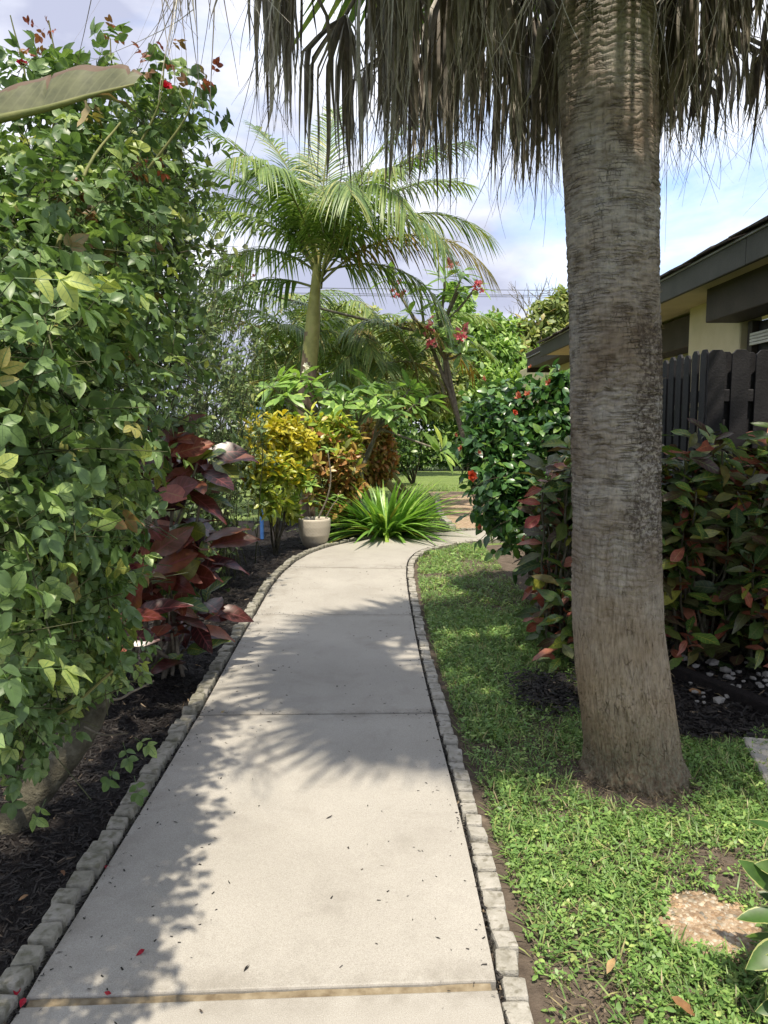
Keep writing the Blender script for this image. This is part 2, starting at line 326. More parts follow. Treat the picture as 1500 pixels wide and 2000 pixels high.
M['weed'] = leaf_mat('lawn_weed_leaf', [(0, (0.06, 0.115, 0.03)), (0.5, (0.098, 0.17, 0.048)), (0.85, (0.14, 0.215, 0.062)), (1, (0.205, 0.25, 0.085))], 0.45, 0.3)
M['grass'] = leaf_mat('grass_blade', [(0, (0.06, 0.11, 0.03)), (0.5, (0.10, 0.165, 0.048)), (0.8, (0.145, 0.19, 0.065)), (0.92, (0.2, 0.18, 0.09)), (1, (0.22, 0.185, 0.11))], 0.45, 0.3)
M['straw'] = leaf_mat('dry_straw', [(0, (0.10, 0.075, 0.045)), (0.6, (0.19, 0.145, 0.09)), (1, (0.30, 0.24, 0.15))], 0.6, 0.15, glow=(1, 1, 0.8))
M['crumb'] = leaf_mat('soil_crumb', [(0, (0.04, 0.03, 0.022)), (0.5, (0.11, 0.085, 0.062)), (1, (0.22, 0.175, 0.13))], 0.9, 0)
M['dryleaf'] = leaf_mat('fallen_dry_leaf', [(0, (0.20, 0.09, 0.04)), (0.5, (0.34, 0.22, 0.10)), (1, (0.42, 0.34, 0.2))], 0.6, 0.15, glow=(1, 0.9, 0.7))
M['vari'] = leaf_mat('variegated_leaf', [(0, (0.02, 0.05, 0.01)), (1, (0.05, 0.09, 0.015))], 0.42, 0.2, edge=(0.34, 0.36, 0.13), spec=0.4)
M['banana'] = leaf_mat('banana_leaf', [(0, (0.115, 0.125, 0.06)), (1, (0.135, 0.14, 0.075))], 0.5, 0.3, (0.17, 0.17, 0.09), 0.5, edge=(0.15, 0.095, 0.06), nveins=16, gain=1.0, edge_at=0.38)
M['trunk_green'] = rough_mat('palm_crownshaft', [(0.3, (0.2, 0.19, 0.06)), (0.6, (0.33, 0.31, 0.11)), (0.8, (0.34, 0.25, 0.14))], 5, 4, 0.5, 0.2, 30)
M['trunk_brown'] = rough_mat('palm_ringed_trunk', [(0.3, (0.12, 0.085, 0.055)), (0.6, (0.22, 0.16, 0.11)), (0.8, (0.3, 0.24, 0.17))], 9, 6, 0.85, 0.6, 40)
M['stone'] = rough_mat('white_rock', [(0.3, (0.2, 0.19, 0.17)), (0.6, (0.3, 0.285, 0.26)), (0.8, (0.48, 0.46, 0.43))], 30, 5, 0.9, 0.5, 60)
M['pebble'] = leaf_mat('tan_pebble', [(0, (0.22, 0.15, 0.10)), (0.3, (0.33, 0.22, 0.135)), (0.6, (0.37, 0.29, 0.21)), (0.85, (0.45, 0.4, 0.34)), (1, (0.2, 0.17, 0.14))], 0.55, 0)
M['cream'] = rough_mat('cream_stucco', [(0.3, (0.55, 0.47, 0.28)), (0.7, (0.66, 0.57, 0.36))], 3, 6, 0.9, 0.35, 90)
M['wallcream'] = rough_mat('beige_wall_stucco', [(0.3, (0.38, 0.34, 0.27)), (0.7, (0.5, 0.46, 0.38))], 3, 6, 0.9, 0.35, 90)
M['brownpaint'] = rough_mat('dark_brown_paint', [(0.3, (0.042, 0.033, 0.025)), (0.7, (0.062, 0.05, 0.038))], 6, 5, 0.6, 0.25, 70)
M['fascia'] = rough_mat('grey_brown_fascia', [(0.3, (0.045, 0.045, 0.038)), (0.7, (0.07, 0.068, 0.058))], 5, 6, 0.6, 0.25, 60)
M['shingle'] = rough_mat('weathered_shingle', [(0.3, (0.05, 0.042, 0.045)), (0.7, (0.12, 0.10, 0.10))], 25, 6, 0.9, 0.7, 110)
M['drip'] = rough_mat('drip_edge_metal', [(0.3, (0.2, 0.2, 0.2)), (0.7, (0.33, 0.33, 0.32))], 9, 4, 0.5, 0.1, 40)
M['fencepaint'] = rough_mat('charcoal_fence_paint', [(0.3, (0.014, 0.0135, 0.016)), (0.7, (0.027, 0.026, 0.029))], 10, 6, 0.65, 0.4, 60)
M['dark'] = rough_mat('dark_screen', [(0.3, (0.006, 0.006, 0.007)), (0.7, (0.012, 0.012, 0.013))], 30, 3, 0.4, 0.1, 60)
M['whitepaint'] = rough_mat('white_frame_paint', [(0.3, (0.6, 0.58, 0.5)), (0.7, (0.7, 0.68, 0.6))], 10, 3, 0.5, 0.1, 60)
M['pot'] = rough_mat('beige_woven_ceramic', [(0.3, (0.46, 0.41, 0.33)), (0.7, (0.56, 0.51, 0.42))], 6, 4, 0.6, 0.15, 60)
M['bluepaint'] = rough_mat('blue_paint', [(0.3, (0.05, 0.14, 0.42)), (0.7, (0.08, 0.2, 0.5))], 20, 3, 0.4, 0.1, 60)
M['wire'] = rough_mat('wire', [(0.3, (0.03, 0.03, 0.035)), (0.7, (0.05, 0.05, 0.05))], 5, 2, 0.6, 0.0, 20)
def glass_mat():
    m, N, L, b = newmat('window_glass'); b.inputs['Base Color'].default_value = (0.03, 0.035, 0.04, 1); b.inputs['Roughness'].default_value = 0.06
    return m
M['glass'] = glass_mat()

# ------------------------------------------------------------------ leaf templates
def leaf_tpl(L=1.0, W=0.42, rows=6, peak=0.42, fold=0.25, droop=0.15, twist=0.0, wave=0.0, pw=0.85, base=0.03):
    t = np.linspace(0, 1, rows); p = math.log(0.5) / math.log(peak)
    w = W / 2 * np.maximum(np.sin(math.pi * t ** p).clip(0) ** pw, base); w[-1] = W * 0.01; w[0] = W * 0.03
    y = L * t; z = -droop * L * t ** 1.8
    V = np.zeros((rows, 3, 3))
    for k, sx in enumerate((-1, 0, 1)):
        V[:, k, 0] = sx * w; V[:, k, 1] = y; V[:, k, 2] = z + (abs(sx) * fold * w) + (wave * W * np.sin(t * 15 + sx * 1.3) * abs(sx))
    if twist:
        a = twist * t; c, s = np.cos(a), np.sin(a); x = V[:, :, 0].copy(); zz = V[:, :, 2] - z[:, None]
        V[:, :, 0] = x * c[:, None] - zz * s[:, None]; V[:, :, 2] = z[:, None] + x * s[:, None] + zz * c[:, None]
    i = np.arange(rows - 1)[:, None] * 3; k = np.arange(2)[None]
    F = np.stack([i + k, i + k + 1, i + k + 4, i + k + 3], -1).reshape(-1, 4)
    uv = np.zeros((rows, 3, 2)); uv[:, :, 0] = np.array([0, 0.5, 1]); uv[:, :, 1] = t[:, None]
    return V.reshape(-1, 3), F, uv.reshape(-1, 2)

def join_tpl(parts):
    V, F, U, n = [], [], [], 0
    for v, f, u in parts: V.append(v); F.append(f + n); U.append(u); n += len(v)
    return np.concatenate(V), np.concatenate(F), np.concatenate(U)
def place_tpl(tp, rz=0, rx=0, s=1.0, loc=(0, 0, 0), ry=0):
    m = Matrix.Rotation(rz, 3, 'Z') @ Matrix.Rotation(rx, 3, 'X') @ Matrix.Rotation(ry, 3, 'Y')
    return tp[0] @ np.array(m).T * s + np.asarray(loc), tp[1], tp[2]

def compound_tpl(seed):
    r = np.random.default_rng(seed); parts = []
    lt = lambda: leaf_tpl(0.40, 0.26, 5, 0.42, 0.15 + r.random() * 0.45, 0.1 + r.random() * 0.45, (r.random() - 0.5) * 1.1, 0.03, 0.68)
    parts.append(place_tpl(lt(), r.normal(0, 0.1), -0.1, 1.12, (0, 0.62, 0)))
    for y, s in ((0.58, 1.0), (0.30, 0.82)):
        for sg in (-1, 1):
            parts.append(place_tpl(lt(), sg * -(1.05 + r.normal(0, 0.12)), r.normal(-0.1, 0.2), s * (0.9 + r.random() * 0.2), (0, y, 0), r.normal(0, 0.2)))
    pet = np.array([[-.008, 0, 0], [.008, 0, 0], [.006, .65, 0.0], [-.006, .65, 0.0]]), np.array([[0, 1, 2, 3]]), np.array([[.5, .5]] * 4)
    parts.append(pet)
    return join_tpl(parts)

def whorl_flower(n=8, seed=0, cup=0.5, W=0.6, layers=2):
    r = np.random.default_rng(seed); parts = []
    for l in range(layers):
        for k in range(n):
            parts.append(place_tpl(leaf_tpl(1 - 0.28 * l, W, 4, 0.62, 0.2, -0.15 + 0.3 * r.random(), wave=0.08), k * 6.283 / n + l * 0.4 + r.normal(0, 0.12), cup + 0.4 * l + r.normal(0, 0.12)))
    return join_tpl(parts)

def frame_of(dirs, nrm):
    d = nrmz(dirs); s = nrmz(np.cross(d, nrm)); n = np.cross(s, d)
    return s, d, n            # local x, y, z
def batch(tp, pos, dirs, nrm, scl, rnd):
    s, d, n = frame_of(dirs, nrm); V, F, U = tp; k = len(V); m = len(pos)
    W = (V[None, :, 0, None] * s[:, None] + V[None, :, 1, None] * d[:, None] + V[None, :, 2, None] * n[:, None]) * np.asarray(scl)[:, None, None] + pos[:, None]
    FF = (F[None] + (np.arange(m) * k)[:, None, None]).reshape(-1, F.shape[1])
    return W.reshape(-1, 3), FF, np.tile(U, (m, 1)), np.repeat(rnd, k)

def in_view_order(pos, scl, cell=16):
    px, py, zc = project(pos)
    ok = (px > -20) & (px < 1520) & (py > -20) & (py < 2020) & (zc > 0.2)
    key = (px // cell).astype(int) * 1000 + (py // cell).astype(int)
    order = np.lexsort((zc, key)); first = np.zeros(len(pos), bool); seen = None
    k2 = key[order]; first[order[np.concatenate([[True], k2[1:] != k2[:-1]])]] = True
    rank = np.where(first & ok, 0, np.where(ok, 1, 2))
    return np.lexsort((-np.asarray(scl) / zc, rank)), ok

def foliage(root, tpls, mat, pos, dirs, nrm, scl, name='leaf', mass='foliage', nind=300, cell=16, off_frame=True):
    """the leaves that show largest become leaf objects of their own, the rest one mass of leaves"""
    pos, dirs, nrm, scl = (np.asarray(a, float) for a in (pos, dirs, nrm, scl))
    base = np.array(root.location)
    order, ok = in_view_order(pos, scl, cell); rnd = rng.random(len(pos)); tk = rng.integers(0, len(tpls), len(pos))
    ind = [i for i in order[:nind] if ok[i]]; rest = np.setdiff1d(np.arange(len(pos)), np.array(ind, int))
    if ind:
        mes = [mkmesh(name, t[0], t[1], t[2], None, True, mat) for t in tpls]
        s, d, n = frame_of(dirs, nrm)
        for i in ind:
            o = bpy.data.objects.new(name, mes[tk[i]]); COL.objects.link(o); o.parent = root
            q = pos[i] - base; k = scl[i]
            o.matrix_basis = Matrix(((s[i][0] * k, d[i][0] * k, n[i][0] * k, q[0]), (s[i][1] * k, d[i][1] * k, n[i][1] * k, q[1]), (s[i][2] * k, d[i][2] * k, n[i][2] * k, q[2]), (0, 0, 0, 1)))
    if len(rest):
        a = Acc()
        for t in range(len(tpls)):
            r_ = rest[tk[rest] == t]
            if len(r_): V, F, U, rr = batch(tpls[t], pos[r_], dirs[r_], nrm[r_], scl[r_], rnd[r_]); a.add(V, F, U, rr)
        return link(mass, a.mesh(mass, mat, True, base), root, None, 'stuff')

def twigs(clumps, tl=0.25, nl=6, up=0.5, jit=0.5, shell=2.2, leaf_up=0.7, spread=1.0, droop=0.15, tlj=0.4):
    """clumps: (centre, radii, number of twigs) -> leaf positions, directions, normals and the twig ends"""
    PO, DI, NO, TW = [], [], [], []
    for c, r, n in clumps:
        u = nrmz(rng.normal(0, 1, (n, 3))) * (rng.random((n, 1)) ** (1 / shell)); c = np.asarray(c, float); r = np.asarray(r, float)
        q = c + u * r; o = nrmz(u / r + 1e-6)
        td = nrmz(o + np.array([0, 0, up]) + rng.normal(0, jit, (n, 3)))
        ln = tl * (1 + rng.normal(0, tlj, (n, 1))).clip(0.4, 1.8)
        a = nrmz(np.cross(td, rng.normal(0, 1, (n, 3)))); b = np.cross(td, a); ph = rng.random((n, 1)) * 6.28
        q0 = q - td * ln * 0.5
        for j in range(nl):
            f = (j + 0.6) / nl; an = ph + j * 2.4
            per = a * np.cos(an) + b * np.sin(an)
            p = q0 + td * ln * f; d = nrmz(td * (0.35 + 0.5 * f) + per * spread + np.array([0, 0, -droop]))
            no = nrmz(np.array([0, 0, leaf_up]) + o * 0.5 + rng.normal(0, 0.35, (n, 3)) + td * 0.25)
            PO.append(p); DI.append(d); NO.append(no)
        TW.append(np.stack([q0 - td * ln * 0.35 - np.array([0, 0, 0.02]), q0 + td * ln * 0.9], 1))
    return np.concatenate(PO), np.concatenate(DI), np.concatenate(NO), np.concatenate(TW)

def twig_mesh(a, TW, r=0.003, n=3):
    for p in TW:
        V, F, U = tube([p[0], (p[0] + p[1]) / 2 + rng.normal(0, 0.01, 3), p[1]], [r, r * 0.8, r * 0.4], n); a.add(V, F, U, rng.random())

def branch_net(a, base, centres, r0, nb=10, lift=0.4, n=6):
    for c in centres:
        c = np.asarray(c, float); b = np.asarray(base, float) + np.append(rng.normal(0, r0 * 1.5, 2), 0)
        mid = (b + c) / 2 + np.array([(b - c)[0] * 0.15, (b - c)[1] * 0.15, lift * abs(c[2] - b[2]) * 0.3]) + rng.normal(0, 0.05, 3)
        V, F, U = tube(curve(b, mid, c, nb, 0.008), np.linspace(r0, r0 * 0.35, nb), n); a.add(V, F, U, rng.random())

# ================================================================== THE SETTING
def spline(pts, n):
    pts = np.asarray(pts, float); out = []
    P_ = np.vstack([2 * pts[0] - pts[1], pts, 2 * pts[-1] - pts[-2]])
    for i in range(len(pts) - 1):
        p0, p1, p2, p3 = P_[i:i + 4]
        for t in np.linspace(0, 1, n, endpoint=False):
            out.append(0.5 * ((2 * p1) + (-p0 + p2) * t + (2 * p0 - 5 * p1 + 4 * p2 - p3) * t * t + (-p0 + 3 * p1 - 3 * p2 + p3) * t ** 3))
    out.append(pts[-1]); return np.array(out)
LE = spline([(-0.92, -0.6), (-0.92, 0.6), (-0.915, 1.8), (-0.92, 2.8), (-0.935, 3.75), (-0.97, 4.8), (-1.0, 5.86), (-1.025, 6.9), (-1.0, 7.75), (-0.89, 8.6), (-0.6, 9.4), (0.0, 10.12), (0.78, 10.6), (1.6, 10.9), (3.0, 11.2), (5.0, 11.4)], 14)
RE = spline([(0.295, -0.6), (0.295, 0.6), (0.295, 1.86), (0.285, 2.7), (0.25, 3.78), (0.225, 4.8), (0.215, 5.84), (0.212, 6.9), (0.225, 7.72), (0.27, 8.35), (0.42, 9.0), (0.75, 9.5), (1.25, 9.9), (1.9, 10.1), (3.2, 10.25), (5.2, 10.4)], 14)

def grid_sheet(name, x0, x1, y0, y1, nx, ny, z, amp, freq, mat, seed=3):
    X, Y = np.meshgrid(np.linspace(x0, x1, nx), np.linspace(y0, y1, ny))
    Z = z + amp * (fbm(X * freq + 50, Y * freq + 50, seed) - 0.5)
    V = np.stack([X, Y, Z], -1).reshape(-1, 3)
    i = np.arange(ny - 1)[:, None] * nx; j = np.arange(nx - 1)[None]
    F = np.stack([i + j, i + j + 1, i + nx + j + 1, i + nx + j], -1).reshape(-1, 4)
    o = link(name, mkmesh(name, V, F, None, None, True, mat)); o['kind'] = 'structure'; return o

grid_sheet('ground', -150, 150, -60, 240, 2, 2, -0.16, 0, 1, M['far_lawn'])
grid_sheet('mulch_bed', -3.4, -0.3, -1.0, 9.5, 90, 260, -0.045, 0.05, 9, M['mulch'], 5)
grid_sheet('mulch_bed', -3.4, 0.95, 9.5, 12.3, 90, 60, -0.045, 0.05, 9, M['mulch'], 5)
grid_sheet('lawn_soil', -0.2, 7.0, -1.0, 9.75, 130, 190, -0.05, 0.05, 3.2, M['soil'], 9)
grid_sheet('far_lawn', 0.6, 26.0, 9.75, 46, 60, 90, -0.055, 0.03, 1.0, M['far_lawn'], 13)
grid_sheet('far_lawn', -30, 0.6, 12.3, 46, 60, 90, -0.065, 0.03, 1.0, M['far_lawn'], 14)

# ---- concrete path: slabs with open joints
path = bpy.data.objects.new('path', None); COL.objects.link(path); path['kind'] = 'structure'
def arc_split(E, pts):
    """nearest index on the edge polyline"""
    return int(np.argmin(np.linalg.norm(E - np.asarray(pts), axis=1)))
joints_L = [(-0.92, -0.6), (-0.918, 1.80), (-0.935, 3.73), (-1.0, 5.84), (-0.985, 7.92), (0.45, 10.43), (2.6, 11.12), (5.0, 11.4)]
joints_R = [(0.295, -0.6), (0.295, 1.86), (0.25, 3.80), (0.215, 5.87), (0.228, 7.80), (0.64, 9.39), (2.5, 10.18), (5.2, 10.4)]
def resample(E, i0, i1, n):
    seg = E[i0:i1 + 1]; d = np.concatenate([[0], np.cumsum(np.linalg.norm(np.diff(seg, axis=0), axis=1))])
    t = np.linspace(0, d[-1], n); return np.stack([np.interp(t, d, seg[:, 0]), np.interp(t, d, seg[:, 1])], 1)
for k in range(7):
    n = 26
    a = resample(LE, arc_split(LE, joints_L[k]), arc_split(LE, joints_L[k + 1]), n)
    b = resample(RE, arc_split(RE, joints_R[k]), arc_split(RE, joints_R[k + 1]), n)
    if k == 0: gap1 = 0.022
    g0 = 0.0145 if k == 1 else (0.009 if k < 3 else 0.014); g1 = 0.0145 if k == 0 else (0.009 if k < 2 else 0.014)
    for e in (a, b):
        d = nrmz(e[1] - e[0]); e[0] += d * g0; d = nrmz(e[-1] - e[-2]); e[-1] -= d * g1
    bm = bmesh.new()
    ring = [bm.verts.new((*p, 0)) for p in a] + [bm.verts.new((*p, 0)) for p in b[::-1]]
    f = bm.faces.new(ring); f.normal_update()
    if f.normal.z < 0: f.normal_flip()
    ex = bmesh.ops.extrude_face_region(bm, geom=[f])
    topv = [v for v in ex['geom'] if isinstance(v, bmesh.types.BMVert)]
    zt = rng.normal(0, 0.003)
    for v in bm.verts: v.co.z = zt if v in topv else -0.12
    tops = [e for e in bm.edges if e.verts[0].co.z > -0.05 and e.verts[1].co.z > -0.05]
    bmesh.ops.bevel(bm, geom=tops, offset=0.006, segments=2, affect='EDGES', profile=0.5)
    bmesh.ops.recalc_face_normals(bm, faces=bm.faces)
    me = bpy.data.meshes.new('slab'); bm.to_mesh(me); bm.free(); me.materials.append(M['concrete'])
    link('slab', me, path)
# wooden expansion board in the near joint
bm = bmesh.new()
for i in range(23):
    f = i / 22; x = -0.905 + f * 1.185; y = 1.80 + f * 0.06; e = rng.normal(0, 0.0012, 2); w = 0.012 + 0.001 * math.sin(i)
    for dy, z in ((-w, -0.1), (-w, -0.006 + e[0]), (w, -0.005 + e[1]), (w, -0.1)): bm.verts.new((x, y + dy, z))
bm.verts.ensure_lookup_table()
for i in range(22):
    for j in range(3): bm.faces.new([bm.verts[i * 4 + j], bm.verts[i * 4 + 4 + j], bm.verts[i * 4 + 5 + j], bm.verts[i * 4 + 1 + j]])
bmesh.ops.recalc_face_normals(bm, faces=bm.faces)
me = bpy.data.meshes.new('expansion_board'); bm.to_mesh(me); bm.free(); me.materials.append(M['wood'])
link('expansion_board', me, path)

# ---- block edging
def edging(name, label, E, side, pitch, size, mat, z, s0=0.0, s1=None, off=0.075, jit=0.006, group=None):
    d = np.concatenate([[0], np.cumsum(np.linalg.norm(np.diff(E, axis=0), axis=1))]); s1 = s1 or d[-1]
    root = thing(name, label, 'edging', (E[0][0], E[0][1], -0.05), group)
    mes = [boxmesh('block', size[0], size[1], size[2], mat, 0.009, 2, 0.0025) for _ in range(5)]
    s = s0
    while s < s1:
        p = np.array([np.interp(s, d, E[:, 0]), np.interp(s, d, E[:, 1])]); q = np.array([np.interp(s + 0.02, d, E[:, 0]), np.interp(s + 0.02, d, E[:, 1])])
        t = nrmz(q - p); nn = np.array([-t[1], t[0]]) * side
        c = p + nn * (off + rng.normal(0, jit * 0.7))
        o = link('block', mes[rng.integers(0, 5)], root, Vector((c[0], c[1], z + rng.normal(0, jit))) - root.location)
        sc3 = rng.uniform(0.92, 1.06, 3); o.scale = (sc3[0], min(sc3[1], 1.02), sc3[2])
        o.rotation_euler = (rng.normal(0, 0.06), rng.normal(0, 0.05) - 0.06 * side, math.atan2(t[1], t[0]) - math.pi / 2 + rng.normal(0, 0.05))
        s += pitch * (1 + rng.normal(0, 0.03))
    return root
edging('block_edging', 'row of small grey cast blocks edging the dark mulch bed along the path', LE, 1, 0.087, (0.072, 0.075, 0.11), M['block'], -0.030, 1.6, 14.2, 0.051, 0.005)
edging('block_edging', 'row of pale cast blocks edging the lawn side of the path', RE, -1, 0.094, (0.062, 0.088, 0.10), M['block_pale'], -0.046, 1.6, 11.6, 0.044, 0.004)

# ---- pebble aggregate walk beyond the bend
grid_sheet('pebble_path', 1.02, 4.5, 10.9, 17.6, 20, 30, -0.022, 0.01, 4, M['gravel'], 21)
GE = np.array([(1.02, 10.95), (0.98, 12.5), (1.02, 14.0), (1.12, 15.6), (1.25, 17.5)])
edging('block_edging', 'thin white block border beside the tan pebble walk beyond the bend', spline(GE, 8), 1, 0.19, (0.09, 0.18, 0.10), M['block_pale'], -0.005, 0.05, 5.6, 0.03)

# ---- mulch chips and litter
def scatter_slivers(name, pts, L, W, mat, flat=0.25, label=None, z=0.0):
    n = len(pts); th = rng.random(n) * 6.283
    d = np.stack([np.cos(th), np.sin(th), rng.normal(0, flat, n)], 1); nn = np.stack([rng.normal(0, 0.5, n), rng.normal(0, 0.5, n), np.ones(n)], 1)
    tp = (np.array([[-.5, -.5, 0], [.5, -.5, 0], [.35, .5, .05], [-.3, .5, .0]]) * np.array([W / L, 1, 1]), np.array([[0, 1, 2, 3]]), np.zeros((4, 2)))
    V, F, U, rr = batch(tp, pts, d, nn, L * (0.4 + rng.random(n) * 1.2), rng.random(n))
    o = link(name, mkmesh(name, V, F, U, rr, False, mat)); o['kind'] = 'stuff'; return o
def mulch_points(n, x0, x1, y0, y1, zz):
    p = np.stack([rng.uniform(x0, x1, n), rng.uniform(y0, y1, n), np.full(n, zz)], 1)
    p[:, 2] += 0.05 * (fbm(p[:, 0] * 9 + 50, p[:, 1] * 9 + 50, 5) - 0.5) + rng.uniform(0.0, 0.012, n); return p
mp = np.concatenate([mulch_points(24000, -2.2, -1.02, 1.3, 5.5, -0.045), mulch_points(13000, -2.4, -1.05, 5.5, 9.4, -0.045), mulch_points(9000, -1.6, 0.9, 9.3, 12, -0.045)])
lx = np.interp(mp[:, 1], LE[:130, 1], LE[:130, 0]); keep = (mp[:, 1] > 8.4) | (mp[:, 0] < lx - 0.10)
far = mp[:, 1] > 8.4
ly = np.interp(mp[:, 0], LE[100:, 0], LE[100:, 1]); keep &= ~far | (mp[:, 1] > ly + 0.12)
mo = scatter_slivers('mulch_chips', mp[keep], 0.026, 0.005, M['mulch_chip'])
mo['label'] = 'black shredded mulch covering the left planting bed'; mo['category'] = 'mulch'

# right hand mulch strip under the croton hedge
grid_sheet('mulch_bed', 1.18, 4.2, 3.62, 5.9, 120, 90, -0.028, 0.045, 9, M['mulch'], 6)
mo = scatter_slivers('mulch_chips', mulch_points(9000, 1.15, 3.0, 3.5, 4.9, -0.018), 0.034, 0.008, M['mulch_chip'])
mo['label'] = 'black shredded mulch under the croton hedge on the right'; mo['category'] = 'mulch'
mo = scatter_slivers('mulch_chips', np.array([0, 0, 0.01]) + np.stack([rng.normal(0.93, 0.10, 1800), rng.normal(4.15, 0.16, 1800), rng.uniform(-0.03, 0.015, 1800)], 1), 0.034, 0.009, M['mulch_chip'])
mo['label'] = 'small heap of black mulch on the grass left of the palm trunk'; mo['category'] = 'mulch'
# leaf mould, dirt line in the gap beside the blocks
def gap_points(E, side, n, s0, s1):
    d = np.concatenate([[0], np.cumsum(np.linalg.norm(np.diff(E, axis=0), axis=1))]); s = rng.uniform(s0, s1, n)
    p = np.stack([np.interp(s, d, E[:, 0]), np.interp(s, d, E[:, 1])], 1); q = np.stack([np.interp(s + .02, d, E[:, 0]), np.interp(s + .02, d, E[:, 1])], 1)
    t = nrmz(q - p); nn = np.stack([-t[:, 1], t[:, 0]], 1) * side
    p = p + nn * rng.normal(0.009, 0.006, (n, 1)); return np.column_stack([p, rng.uniform(-0.03, 0.004, n)])
jp = []
for k in range(2, 5):
    f_ = rng.random((500, 1)); q_ = np.array(joints_L[k]) * (1 - f_) + np.array(joints_R[k]) * f_; jp.append(np.column_stack([q_ + rng.normal(0, 0.005, (500, 2)), rng.uniform(-0.03, -0.004, 500)]))
mo = scatter_slivers('joint_dirt', np.concatenate(jp + [gap_points(LE, 1, 5000, 1.6, 13), gap_points(RE, -1, 3500, 1.6, 11)]), 0.014, 0.005, M['mulch_chip'])
mo['label'] = 'dark dirt and leaf mould in the seams beside the edging blocks'; mo['category'] = 'dirt'

# ================================================================== LAWN
def lawn_density(x, y):
    d = fbm(x * 2.1 + 9, y * 2.1 + 4, 31, 4) * 1.07
    re = np.interp(y, RE[:126, 1], RE[:126, 0]); e = (x - re - 0.12)
    edge = np.clip((e + 0.075 - 0.12 * fbm(y * 3, x * 0 + 2, 77, 2) * np.clip((5.5 - y) / 2, 0.1, 1)) / 0.10, 0, 1)
    trunk = np.clip((np.hypot((x - 1.04), (y - 3.10) * 1.2) - 0.225) / 0.10, 0, 1)
    bare = np.exp(-((x - 1.15) ** 2 / 0.05 + (y - 2.52) ** 2 / 0.012)) + np.exp(-((x - 0.52) ** 2 / 0.03 + (y - 1.85) ** 2 / 0.05)) + np.exp(-((x - 1.2) ** 2 / 0.06 + (y - 2.35) ** 2 / 0.006))
    stone = (np.hypot(x - 0.99, (y - 2.18)) > 0.115 + 0.05 * vnoise(x * 25, y * 25, 5)).astype(float)
    return np.clip((d - 0.20) * 4.2, 0.2, 1) * edge * trunk * stone * np.clip(1 - bare, 0.05, 1) * (e > 0)
def lawn_pts(n, x0, x1, y0, y1, power=1.0):
    x = rng.uniform(x0, x1, n); y = y0 + (y1 - y0) * rng.random(n) ** power
    k = rng.random(n) < lawn_density(x, y)
    hedge = ~((x > 1.25) & (y > 3.62 + 0.1 * np.sin(x * 7)))
    k &= hedge & (x > -0.1)
    x, y = x[k], y[k]; z = -0.05 + 0.05 * (fbm(x * 3.2 + 50, y * 3.2 + 50, 9) - 0.5)
    return np.stack([x, y, z], 1)
def flat_leaf(L, W, droop):
    t = np.array([0, .35, .75, 1.0]); w = W / 2 * np.array([.12, 1, .75, .08]); V = np.zeros((4, 2, 3))
    V[:, 0, 0] = -w; V[:, 1, 0] = w; V[:, :, 1] = (L * t)[:, None]; V[:, :, 2] = (-droop * L * t ** 1.8)[:, None]
    i = np.arange(3)[:, None] * 2; F = np.concatenate([i, i + 1, i + 3, i + 2], 1)
    return V.reshape(-1, 3), F, np.stack([np.tile([0., 1.], 4), np.repeat(t, 2)], 1)
weed_tp = []
for s in range(4):
    r = np.random.default_rng(s + 5)
    weed_tp.append(join_tpl([place_tpl(flat_leaf(1.0, 0.66, 0.25 + 0.2 * r.random()), k * 2.1 + r.normal(0, 0.3), 0.35 + r.normal(0, 0.25), 0.75 + 0.5 * r.random(), (0, 0, 0.3 * k)) for k in range(3)]))
blade_tp = [flat_leaf(1.0, 0.075, dr) for dr in (0.2, 0.45, 0.7)]
def put_stuff(name, tps, pts, scl, mat, lean, label, cat, parent=None):
    a = Acc(); tk = rng.integers(0, len(tps), len(pts)); rr = rng.random(len(pts)); th = rng.random(len(pts)) * 6.283
    if lean is None:      # flat rosettes
        d = np.stack([np.cos(th), np.sin(th), rng.normal(0, 0.25, len(pts))], 1); nn = np.stack([rng.normal(0, 0.3, len(pts)), rng.normal(0, 0.3, len(pts)), np.ones(len(pts))], 1)
    else:
        d = np.stack([np.cos(th) * lean, np.sin(th) * lean, np.ones(len(pts))], 1) + rng.normal(0, 0.25, (len(pts), 3)); nn = np.stack([np.cos(th + 3.14), np.sin(th + 3.14), np.full(len(pts), 0.6)], 1)
    for t in range(len(tps)):
        k = tk == t
        if k.any(): V, F, U, q = batch(tps[t], pts[k], d[k], nn[k], scl[k], rr[k]); a.add(V, F, U, q)
    o = link(name, a.mesh(name, mat), parent, None, 'stuff'); o['label'] = label; o['category'] = cat; return o
wp = np.concatenate([lawn_pts(30000, 0.3, 2.3, 1.3, 3.7), lawn_pts(22000, 0.2, 2.0, 3.7, 6.2), lawn_pts(22000, 0.2, 3.4, 6.2, 9.9)])
lim = wp[:, 1] < np.interp(wp[:, 0], RE[118:, 0], RE[118:, 1]) - 0.12
wp = wp[lim | (wp[:, 1] < 8.2)]
h = rng.uniform(0.0, 0.034, len(wp)); wp[:, 2] += h
put_stuff('lawn_weeds', weed_tp, wp, (0.009 + 0.015 * rng.random(len(wp)) ** 1.5) * np.clip(0.85 + (wp[:, 1] - 3) * 0.07, 0.85, 1.35), M['weed'], None, 'low round leaved ground cover spread through the lawn by the path', 'ground cover')
gp = np.concatenate([lawn_pts(26000, 0.3, 2.3, 1.3, 3.7), lawn_pts(20000, 0.2, 2.0, 3.7, 6.2), lawn_pts(16000, 0.2, 3.4, 6.2, 9.9)])
lim = gp[:, 1] < np.interp(gp[:, 0], RE[118:, 0], RE[118:, 1]) - 0.12
gp = gp[lim | (gp[:, 1] < 8.2)]
